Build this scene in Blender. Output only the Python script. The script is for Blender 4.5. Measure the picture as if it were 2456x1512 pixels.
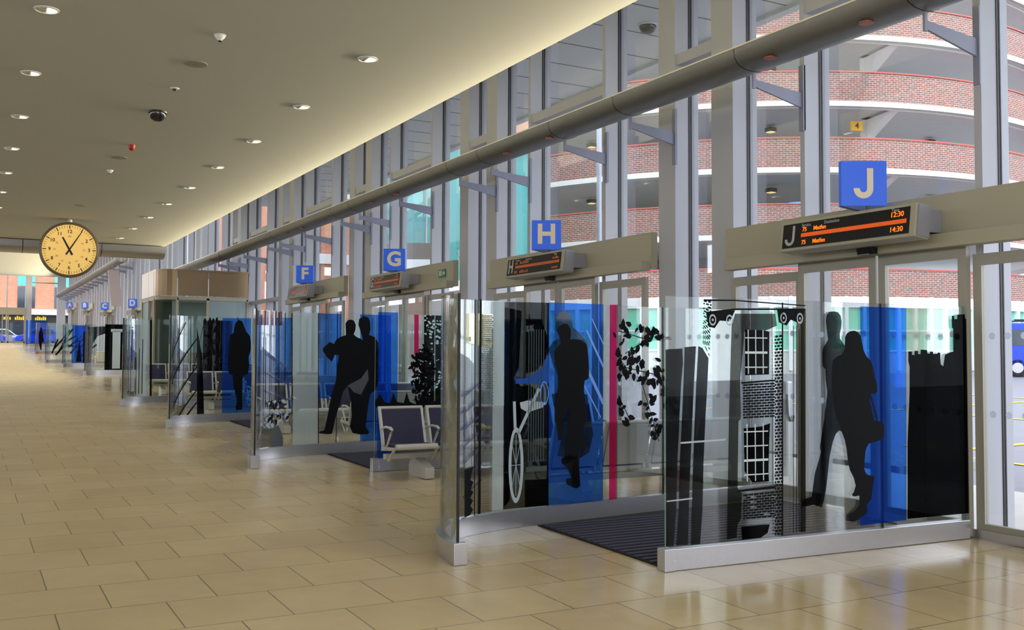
import bpy, bmesh, math, random
from mathutils import Vector, Matrix, geometry
from math import sin, cos, pi, radians, hypot, atan2, sqrt

sc = bpy.context.scene
for o in list(bpy.data.objects):
    bpy.data.objects.remove(o)
COL = sc.collection
rng = random.Random(7)

# ------------------------------------------------------------------ camera, sky, exposure
FPX = 2404.67                                    # focal length in pixels of the 2456 px wide frame
yaw, pitch, roll = 0.502651155, 0.0403160646, 0.00383311695
fw = Vector((sin(yaw) * cos(pitch), cos(yaw) * cos(pitch), sin(pitch)))
rt = Vector((cos(yaw), -sin(yaw), 0))
up = rt.cross(fw)
rt, up = rt * cos(roll) + up * sin(roll), up * cos(roll) - rt * sin(roll)
cam_data = bpy.data.cameras.new('camera')
cam = bpy.data.objects.new('camera', cam_data)
COL.objects.link(cam)
m = Matrix((rt, up, -fw)).transposed().to_4x4()
m.translation = (0, 0, 1.55)
cam.matrix_world = m
cam_data.sensor_width = 36.0
cam_data.lens = 36.0 * FPX / 2456
cam_data.clip_start, cam_data.clip_end = .05, 600
sc.camera = cam

world = bpy.data.worlds.new('overcast_sky')
sc.world = world
world.use_nodes = True
wn, wl = world.node_tree.nodes, world.node_tree.links
bg = wn['Background']
grad = wn.new('ShaderNodeValToRGB')
tc = wn.new('ShaderNodeTexCoord')
sx = wn.new('ShaderNodeSeparateXYZ')
wl.new(tc.outputs['Generated'], sx.inputs[0])
wl.new(sx.outputs['Z'], grad.inputs[0])
grad.color_ramp.elements[0].color = (.9, .95, 1.05, 1)
grad.color_ramp.elements[1].color = (.77, .86, 1.06, 1)
wl.new(grad.outputs[0], bg.inputs[0])
bg.inputs[1].default_value = SKY = 3.8

vs = sc.view_settings
sc.display_settings.display_device = 'sRGB'
vs.view_transform = 'Standard'
vs.look = 'None'
vs.exposure = 0.0
vs.gamma = 1.0
vs.use_curve_mapping = False
cy = sc.cycles
cy.max_bounces = 9
cy.diffuse_bounces = 4
cy.glossy_bounces = 3
cy.transmission_bounces = 6
cy.transparent_max_bounces = 48
cy.sample_clamp_indirect = 4.0
cy.caustics_reflective = False
cy.caustics_refractive = False

# ------------------------------------------------------------------ helpers
def zf(y):
    """height of the sloping concourse floor"""
    if y < 48:
        return .0205 * y
    pts = [(48, .984), (58.8, 1.22), (69, 1.69), (79, 2.12), (200, 7.0)]
    for (a, za), (b, zb) in zip(pts, pts[1:]):
        if y <= b:
            return za + (zb - za) * (y - a) / (b - a)
    return 7.0

def zg(x, y):
    """height of the street outside"""
    return zf(min(y, 84)) + .02 * max(0, x - 9) - .02

def s(r, g, b):
    f = lambda c: (c / 255 / 12.92) if c / 255 <= .04045 else ((c / 255 + .055) / 1.055) ** 2.4
    return (f(r), f(g), f(b), 1)

MATS = {}
def mat(name, col=(200, 200, 200), rough=.5, metal=0, spec=.5, noise=0, nscale=8, emit=None, estr=0, aniso=0):
    if name in MATS:
        return MATS[name]
    mt = bpy.data.materials.new(name)
    mt.use_nodes = True
    n, l = mt.node_tree.nodes, mt.node_tree.links
    p = n['Principled BSDF']
    c = s(*col)
    p.inputs['Base Color'].default_value = c
    p.inputs['Roughness'].default_value = rough
    p.inputs['Metallic'].default_value = metal
    p.inputs['Specular IOR Level'].default_value = spec
    if aniso:
        p.inputs['Anisotropic'].default_value = aniso
    if noise:
        t = n.new('ShaderNodeTexCoord')
        nz = n.new('ShaderNodeTexNoise')
        nz.inputs['Scale'].default_value = nscale
        nz.inputs['Detail'].default_value = 5
        mx = n.new('ShaderNodeMix')
        mx.data_type = 'RGBA'
        mx.inputs[6].default_value = tuple(v * (1 - noise) for v in c[:3]) + (1,)
        mx.inputs[7].default_value = tuple(min(1, v * (1 + noise)) for v in c[:3]) + (1,)
        l.new(t.outputs['Object'], nz.inputs['Vector'])
        l.new(nz.outputs['Fac'], mx.inputs[0])
        l.new(mx.outputs[2], p.inputs['Base Color'])
    if emit:
        p.inputs['Emission Color'].default_value = s(*emit)
        p.inputs['Emission Strength'].default_value = estr
    MATS[name] = mt
    return mt

def glass_mat(name, tint=(.97, .985, .98), refl=1.0, rough=.0, body=None, bodyfac=0, translucent=None):
    """clear or tinted sheet: see-through tint plus a Fresnel reflection, optionally a milky or coloured body"""
    if name in MATS:
        return MATS[name]
    mt = bpy.data.materials.new(name)
    mt.use_nodes = True
    n, l = mt.node_tree.nodes, mt.node_tree.links
    for x in list(n):
        if x.type != 'OUTPUT_MATERIAL':
            n.remove(x)
    out = [x for x in n if x.type == 'OUTPUT_MATERIAL'][0]
    tr = n.new('ShaderNodeBsdfTransparent')
    tr.inputs[0].default_value = tuple(tint) + (1,)
    cur = tr.outputs[0]
    if body:
        d = n.new('ShaderNodeBsdfDiffuse')
        d.inputs[0].default_value = s(*body)
        tl = n.new('ShaderNodeBsdfTranslucent')
        tl.inputs[0].default_value = s(*(translucent or body))
        a = n.new('ShaderNodeMixShader')
        a.inputs[0].default_value = .5
        l.new(d.outputs[0], a.inputs[1])
        l.new(tl.outputs[0], a.inputs[2])
        b = n.new('ShaderNodeMixShader')
        b.inputs[0].default_value = bodyfac
        l.new(cur, b.inputs[1])
        l.new(a.outputs[0], b.inputs[2])
        cur = b.outputs[0]
    if refl:
        gl = n.new('ShaderNodeBsdfGlossy')
        gl.inputs['Roughness'].default_value = rough
        fr = n.new('ShaderNodeFresnel')
        fr.inputs[0].default_value = 1.45
        mu = n.new('ShaderNodeMath')
        mu.operation = 'MULTIPLY'
        mu.inputs[1].default_value = refl
        l.new(fr.outputs[0], mu.inputs[0])
        mx = n.new('ShaderNodeMixShader')
        l.new(mu.outputs[0], mx.inputs[0])
        l.new(cur, mx.inputs[1])
        l.new(gl.outputs[0], mx.inputs[2])
        cur = mx.outputs[0]
    l.new(cur, out.inputs['Surface'])
    MATS[name] = mt
    return mt

def brick_mat(name, c1, c2, mortar, bw=.225, rh=.075, ms=.012, vec='UV', offset=.5, rough=.8, shift=(0, 0, 0), rot=None, spec=.4, vary=0, rnoise=0, vscale=1.6):
    if name in MATS:
        return MATS[name]
    mt = bpy.data.materials.new(name)
    mt.use_nodes = True
    n, l = mt.node_tree.nodes, mt.node_tree.links
    p = n['Principled BSDF']
    t = n.new('ShaderNodeTexCoord')
    mp = n.new('ShaderNodeMapping')
    mp.inputs['Location'].default_value = shift
    if rot:
        mp.inputs['Rotation'].default_value = rot
    b = n.new('ShaderNodeTexBrick')
    b.offset = offset
    b.inputs['Scale'].default_value = 1
    b.inputs['Brick Width'].default_value = bw
    b.inputs['Row Height'].default_value = rh
    b.inputs['Mortar Size'].default_value = ms
    b.inputs['Mortar Smooth'].default_value = .1
    b.inputs['Color1'].default_value = s(*c1)
    b.inputs['Color2'].default_value = s(*c2)
    b.inputs['Mortar'].default_value = s(*mortar)
    l.new(t.outputs[vec], mp.inputs[0])
    l.new(mp.outputs[0], b.inputs['Vector'])
    res = b.outputs['Color']
    if vary:
        nz = n.new('ShaderNodeTexNoise')
        nz.inputs['Scale'].default_value = vscale
        nz.inputs['Detail'].default_value = 8
        nz.inputs['Roughness'].default_value = .65
        l.new(t.outputs[vec], nz.inputs['Vector'])
        rp = n.new('ShaderNodeMapRange')
        rp.inputs[1].default_value, rp.inputs[2].default_value = .3, .7
        rp.inputs[3].default_value, rp.inputs[4].default_value = 1 - vary, 1 + vary * .6
        l.new(nz.outputs['Fac'], rp.inputs[0])
        mx = n.new('ShaderNodeMix')
        mx.data_type = 'RGBA'
        mx.blend_type = 'MULTIPLY'
        mx.inputs[0].default_value = 1
        l.new(res, mx.inputs[6])
        l.new(rp.outputs[0], mx.inputs[7])
        res = mx.outputs[2]
    l.new(res, p.inputs['Base Color'])
    p.inputs['Roughness'].default_value = rough
    p.inputs['Specular IOR Level'].default_value = spec
    if rnoise:
        n2 = n.new('ShaderNodeTexNoise')
        n2.inputs['Scale'].default_value = 2.2
        n2.inputs['Detail'].default_value = 4
        l.new(t.outputs[vec], n2.inputs['Vector'])
        r2 = n.new('ShaderNodeMapRange')
        r2.inputs[1].default_value, r2.inputs[2].default_value = .3, .7
        r2.inputs[3].default_value, r2.inputs[4].default_value = rough - rnoise, rough + rnoise
        l.new(n2.outputs['Fac'], r2.inputs[0])
        l.new(r2.outputs[0], p.inputs['Roughness'])
    MATS[name] = mt
    return mt

class MB:
    """collects shapes and links them as one mesh object"""
    def __init__(self):
        self.bm = bmesh.new()
        self.uv = None
    def quad(self, *pts):
        vs_ = [self.bm.verts.new(p) for p in pts]
        return self.bm.faces.new(vs_)
    def box(self, x0, x1, y0, y1, z0, z1, rot=None, org=None):
        ps = [Vector((x, y, z)) for x in (x0, x1) for y in (y0, y1) for z in (z0, z1)]
        if rot is not None:
            o_ = Vector(org or (0, 0, 0))
            ps = [rot @ (p - o_) + o_ for p in ps]
        v = [self.bm.verts.new(p) for p in ps]
        for f in ((0, 1, 3, 2), (4, 6, 7, 5), (0, 4, 5, 1), (2, 3, 7, 6), (0, 2, 6, 4), (1, 5, 7, 3)):
            self.bm.faces.new([v[i] for i in f])
        return self
    def prism(self, pts, vec):
        """planar polygon (3D points) swept along vec"""
        vec = Vector(vec)
        a = [self.bm.verts.new(p) for p in pts]
        b = [self.bm.verts.new(Vector(p) + vec) for p in pts]
        n = len(pts)
        self.bm.faces.new(a)
        self.bm.faces.new(b[::-1])
        for i in range(n):
            self.bm.faces.new([a[i], b[i], b[(i + 1) % n], a[(i + 1) % n]])
        return self
    def tube(self, path, r, n=10, closed=False, flat=1):
        path = [Vector(p) for p in path]
        rings = []
        N = len(path)
        for i, p in enumerate(path):
            if closed:
                t = path[(i + 1) % N] - path[i - 1]
            else:
                t = path[min(i + 1, N - 1)] - path[max(i - 1, 0)]
            t.normalize()
            a = t.cross(Vector((0, 0, 1)))
            if a.length < .05:
                a = t.cross(Vector((0, 1, 0)))
            a.normalize()
            b = t.cross(a)
            rr = r[i] if isinstance(r, (list, tuple)) else r
            rings.append([self.bm.verts.new(p + a * cos(2 * pi * k / n) * rr + b * sin(2 * pi * k / n) * rr * flat) for k in range(n)])
        for i in range(N - (0 if closed else 1)):
            A, B = rings[i], rings[(i + 1) % N]
            for k in range(n):
                self.bm.faces.new([A[k], A[(k + 1) % n], B[(k + 1) % n], B[k]])
        if not closed:
            self.bm.faces.new(rings[0][::-1])
            self.bm.faces.new(rings[-1])
        return self
    def lathe(self, prof, org=(0, 0, 0), n=24, axis='Z', a0=0, a1=2 * pi):
        """profile of (r, h) turned round an axis"""
        full = abs(a1 - a0 - 2 * pi) < 1e-6
        m_ = n if full else n + 1
        o_ = Vector(org)
        rings = []
        for r, h in prof:
            ring = []
            for k in range(m_):
                t = a0 + (a1 - a0) * k / n
                if axis == 'Z':
                    p = Vector((r * cos(t), r * sin(t), h))
                elif axis == 'Y':
                    p = Vector((r * cos(t), h, r * sin(t)))
                else:
                    p = Vector((h, r * cos(t), r * sin(t)))
                ring.append(self.bm.verts.new(o_ + p))
            rings.append(ring)
        for A, B in zip(rings, rings[1:]):
            for k in range(n):
                j = (k + 1) % m_
                try:
                    self.bm.faces.new([A[k], A[j], B[j], B[k]])
                except ValueError:
                    pass
        if full:
            for R_, (r, h) in ((rings[0], prof[0]), (rings[-1], prof[-1])):
                if r > 1e-4:
                    try:
                        self.bm.faces.new(R_)
                    except ValueError:
                        pass
        return self
    def text(self, body, size, org, xd, yd, thick=.004, bold=0, align='CENTER', squash=1):
        cu = bpy.data.curves.new('lettering', 'FONT')
        cu.body = body
        cu.size = size
        cu.offset = bold
        cu.extrude = thick / 2
        cu.align_x = align
        cu.align_y = 'CENTER'
        cu.resolution_u = 4
        ob = bpy.data.objects.new('lettering', cu)
        COL.objects.link(ob)
        dg = bpy.context.evaluated_depsgraph_get()
        me = bpy.data.meshes.new_from_object(ob.evaluated_get(dg))
        xd, yd = Vector(xd), Vector(yd)
        zd = xd.cross(yd)
        M = Matrix((xd * squash, yd, zd)).transposed().to_4x4()
        M.translation = org
        me.transform(M)
        self.bm.from_mesh(me)
        bpy.data.objects.remove(ob)
        bpy.data.curves.remove(cu)
        bpy.data.meshes.remove(me)
        return self
    def build(self, name, material, parent=None, smooth=False, bevel=0, recalc=True, at=None):
        bm = self.bm
        if recalc:
            bmesh.ops.recalc_face_normals(bm, faces=bm.faces)
        if bevel:
            bmesh.ops.bevel(bm, geom=[e for e in bm.edges if len(e.link_faces) == 2 and e.calc_face_angle(0) > .6], offset=bevel, segments=2, affect='EDGES', profile=.6)
        if at:
            bmesh.ops.translate(bm, verts=bm.verts, vec=-Vector(at))
        me = bpy.data.meshes.new(name)
        bm.to_mesh(me)
        bm.free()
        mats = material if isinstance(material, (list, tuple)) else [material]
        for q in mats:
            me.materials.append(q)
        if smooth:
            for p in me.polygons:
                p.use_smooth = True
            try:
                me.set_sharp_from_angle(angle=radians(38))
            except Exception:
                pass
        ob = bpy.data.objects.new(name, me)
        COL.objects.link(ob)
        if at:
            ob.location = at
        if parent is not None:
            ob.parent = parent
        return ob

def tag(o, label, cat=None, group=None, kind=None):
    o['label'] = label
    if cat:
        o['category'] = cat
    if group:
        o['group'] = group
    if kind:
        o['kind'] = kind
    return o

def thing(name, label, cat, loc=(0, 0, 0), rz=0, group=None):
    o = bpy.data.objects.new(name, None)
    COL.objects.link(o)
    o.location = loc
    o.rotation_euler = (0, 0, rz)
    o.empty_display_size = .2
    return tag(o, label, cat, group)

def copy_tree(o, parent=None):
    c = o.copy()
    COL.objects.link(c)
    if parent is not None:
        c.parent = parent
    for ch in list(o.children):
        copy_tree(ch, c)
    return c

def uv_planar(ob, fu, fv):
    me = ob.data
    uvl = me.uv_layers.new(name='UVMap')
    for lp in me.loops:
        co = me.vertices[lp.vertex_index].co
        uvl.data[lp.index].uv = (fu(co), fv(co))

ORD = ['first', 'second', 'third', 'fourth', 'fifth', 'sixth', 'seventh', 'eighth', 'ninth', 'tenth', 'eleventh', 'twelfth',
       'thirteenth', 'fourteenth', 'fifteenth', 'sixteenth', 'seventeenth', 'eighteenth', 'nineteenth', 'twentieth']

# ------------------------------------------------------------------ materials
M_floor = brick_mat('limestone_tiles', (196, 176, 132), (188, 166, 122), (120, 108, 84), .585, .575, .0042, 'Object', .5, .24, (-.485, -.315, 0), spec=.45, vary=.14)
def worn_lane(mt):
    n, l = mt.node_tree.nodes, mt.node_tree.links
    p = n['Principled BSDF']
    t = n.new('ShaderNodeTexCoord')
    sp = n.new('ShaderNodeSeparateXYZ')
    l.new(t.outputs['Object'], sp.inputs[0])
    nz = n.new('ShaderNodeTexNoise')
    nz.inputs['Scale'].default_value = .9
    nz.inputs['Detail'].default_value = 5
    l.new(t.outputs['Object'], nz.inputs['Vector'])
    ad = n.new('ShaderNodeMath')
    ad.operation = 'MULTIPLY_ADD'
    ad.inputs[1].default_value = 2.4
    l.new(nz.outputs['Fac'], ad.inputs[0])
    l.new(sp.outputs['X'], ad.inputs[2])
    mr = n.new('ShaderNodeMapRange')
    mr.interpolation_type = 'SMOOTHSTEP'
    mr.inputs[1].default_value, mr.inputs[2].default_value = 3.3, 5.6
    mr.inputs[3].default_value, mr.inputs[4].default_value = .42, .13
    l.new(ad.outputs[0], mr.inputs[0])
    l.new(mr.outputs[0], p.inputs['Roughness'])
worn_lane(M_floor)
M_ceil = mat('ceiling_paint', (192, 194, 186), .9)
M_wall = mat('wall_paint', (190, 182, 165), .9)
M_fin = mat('pale_grey_aluminium', (186, 187, 194), .5)
M_frame = mat('door_frame_aluminium', (168, 164, 150), .42, .2)
M_header = mat('header_panel_paint', (176, 171, 150), .55)
M_gasket = mat('black_gasket', (22, 20, 20), .5)
M_steel = mat('brushed_steel', (196, 194, 196), .3, .9, noise=.05, nscale=30, aniso=.4)
M_steel_dark = mat('bronze_steel', (150, 128, 100), .32, .85, noise=.06, nscale=6)
M_trough = mat('trough_metal', (112, 111, 108), .4, .35)
M_bracket = mat('bracket_paint', (140, 142, 160), .5)
M_glass = glass_mat('clear_glass', (.985, .99, .988), .4)
M_screen = glass_mat('screen_glass', (.955, .98, .972), .6)
M_edge = mat('glass_edge', (140, 190, 180), .15, 0, .8)
M_black = mat('black_print', (6, 6, 8), .6, spec=.12)
M_ghost = glass_mat('smoky_print', (.17, .18, .2), .35)
M_darkfilm = glass_mat('dark_film', (.16, .18, .19), .5)
M_palefilm = glass_mat('pale_film', (.8, .82, .72), .3, body=(205, 210, 190), bodyfac=.35)
M_frost = glass_mat('frosted_film', (.85, .93, .95), .2, body=(226, 242, 248), bodyfac=.55)
M_blue = glass_mat('blue_film', (.1, .37, 1.0), .15, body=(38, 84, 255), bodyfac=.22, translucent=(70, 130, 255))
M_pink = glass_mat('pink_film', (1.0, .06, .3), .3, body=(235, 20, 90), bodyfac=.4, translucent=(255, 40, 110))
M_yellow = glass_mat('yellow_film', (.95, .85, .45), .3, body=(225, 205, 110), bodyfac=.25)
M_paleprint = mat('pale_print', (178, 190, 196), .5)
M_turq = glass_mat('turquoise_glass', (.3, .62, .6), .6, body=(120, 220, 215), bodyfac=.7)
M_sign = mat('sign_blue', (34, 98, 228), .4, emit=(30, 90, 225), estr=.22)  # faint glow added to brighten the sign face
M_letter = mat('sign_letter', (222, 208, 184), .5, emit=(205, 185, 155), estr=.2)  # same added glow on the letter, to lift its brightness
M_white = mat('white_paint', (232, 232, 230), .5)
M_plastic = mat('black_plastic', (16, 16, 18), .35)
M_panelblk = mat('display_black', (10, 10, 12), .25)
M_amber = mat('amber_led', (255, 120, 20), .5, emit=(255, 110, 12), estr=1.3)
M_amberdim = mat('amber_dim', (120, 60, 24), .5, emit=(190, 84, 24), estr=.32)
M_amberbar = mat('amber_bar', (200, 80, 10), .5, emit=(226, 88, 10), estr=.5)
M_dispgrey = mat('display_lettering', (190, 190, 188), .5)
M_green = mat('exit_green', (20, 120, 84), .45)
M_seat_metal = mat('seat_metal', (200, 198, 188), .35, .15)
M_fabric = mat('navy_moquette', (52, 50, 74), .9, noise=.45, nscale=60)
M_carpet = None
M_concrete = mat('concrete', (232, 233, 232), .85, noise=.06, nscale=3)
M_slabedge = mat('slab_edge', (225, 224, 212), .8)
M_asphalt = mat('asphalt', (128, 126, 129), .9, noise=.12, nscale=5)
M_paving = mat('paving', (186, 182, 172), .85, noise=.08, nscale=4)
M_yellowline = mat('yellow_line', (225, 195, 60), .8)
M_brick = brick_mat('car_park_brick', (160, 90, 74), (120, 102, 94), (180, 164, 152), .24, .082, .013, 'UV', .5, .85, vary=.34, vscale=6)
M_orange = brick_mat('orange_brick', (206, 134, 100), (194, 118, 86), (204, 164, 136), .3, .1, .014, 'UV', .5, .85, vary=.1)
M_greywall = mat('grey_render', (120, 112, 108), .85)
M_lampglow = mat('lamp_glow', (255, 240, 200), .5, emit=(255, 228, 150), estr=1.0)
M_chrome = mat('lamp_reflector', (225, 222, 212), .12, 1)
M_downglow = mat('downlight_glow', (255, 246, 226), .4, emit=(255, 240, 212), estr=2.2)
M_amberhole = mat('amber_lens', (210, 110, 50), .4, emit=(226, 112, 40), estr=.8)
M_red = mat('red_plastic', (176, 24, 22), .35)
M_carblue = mat('car_blue', (40, 70, 190), .25, .2)
M_carsky = mat('car_light_blue', (90, 190, 235), .25, .1)
M_carred = mat('car_red', (226, 20, 40), .3)
M_tyre = mat('tyre', (20, 20, 22), .7)
M_carglass = mat('car_window', (40, 52, 62), .1, 0, .8)
M_signyellow = mat('level_sign_yellow', (232, 176, 46), .5, emit=(232, 170, 30), estr=.25)
M_soffit = mat('canopy_soffit', (208, 212, 216), .6)
M_clockface = mat('clock_dial', (240, 206, 128), .5, emit=(246, 196, 104), estr=.55)
M_clockcase = mat('clock_case', (128, 116, 98), .45, .3)
M_greenglass = mat('shop_green_glass', (108, 206, 170), .15, 0, .7)
M_tealpanel = mat('teal_cladding', (90, 214, 206), .4)
M_fascia = mat('shop_fascia', (30, 30, 30), .5)
M_goldletter = mat('shop_letters', (240, 200, 40), .5, emit=(240, 190, 30), estr=.5)

def carpet_mat():
    mt = bpy.data.materials.new('ribbed_carpet')
    mt.use_nodes = True
    n, l = mt.node_tree.nodes, mt.node_tree.links
    p = n['Principled BSDF']
    t = n.new('ShaderNodeTexCoord')
    nz = n.new('ShaderNodeTexNoise')
    nz.inputs['Scale'].default_value = 160
    rp = n.new('ShaderNodeValToRGB')
    rp.color_ramp.elements[0].color = s(24, 23, 32)
    rp.color_ramp.elements[1].color = s(74, 70, 88)
    l.new(t.outputs['Object'], nz.inputs['Vector'])
    l.new(nz.outputs['Fac'], rp.inputs[0])
    l.new(rp.outputs[0], p.inputs['Base Color'])
    p.inputs['Roughness'].default_value = .95
    return mt
M_carpet = carpet_mat()
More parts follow.
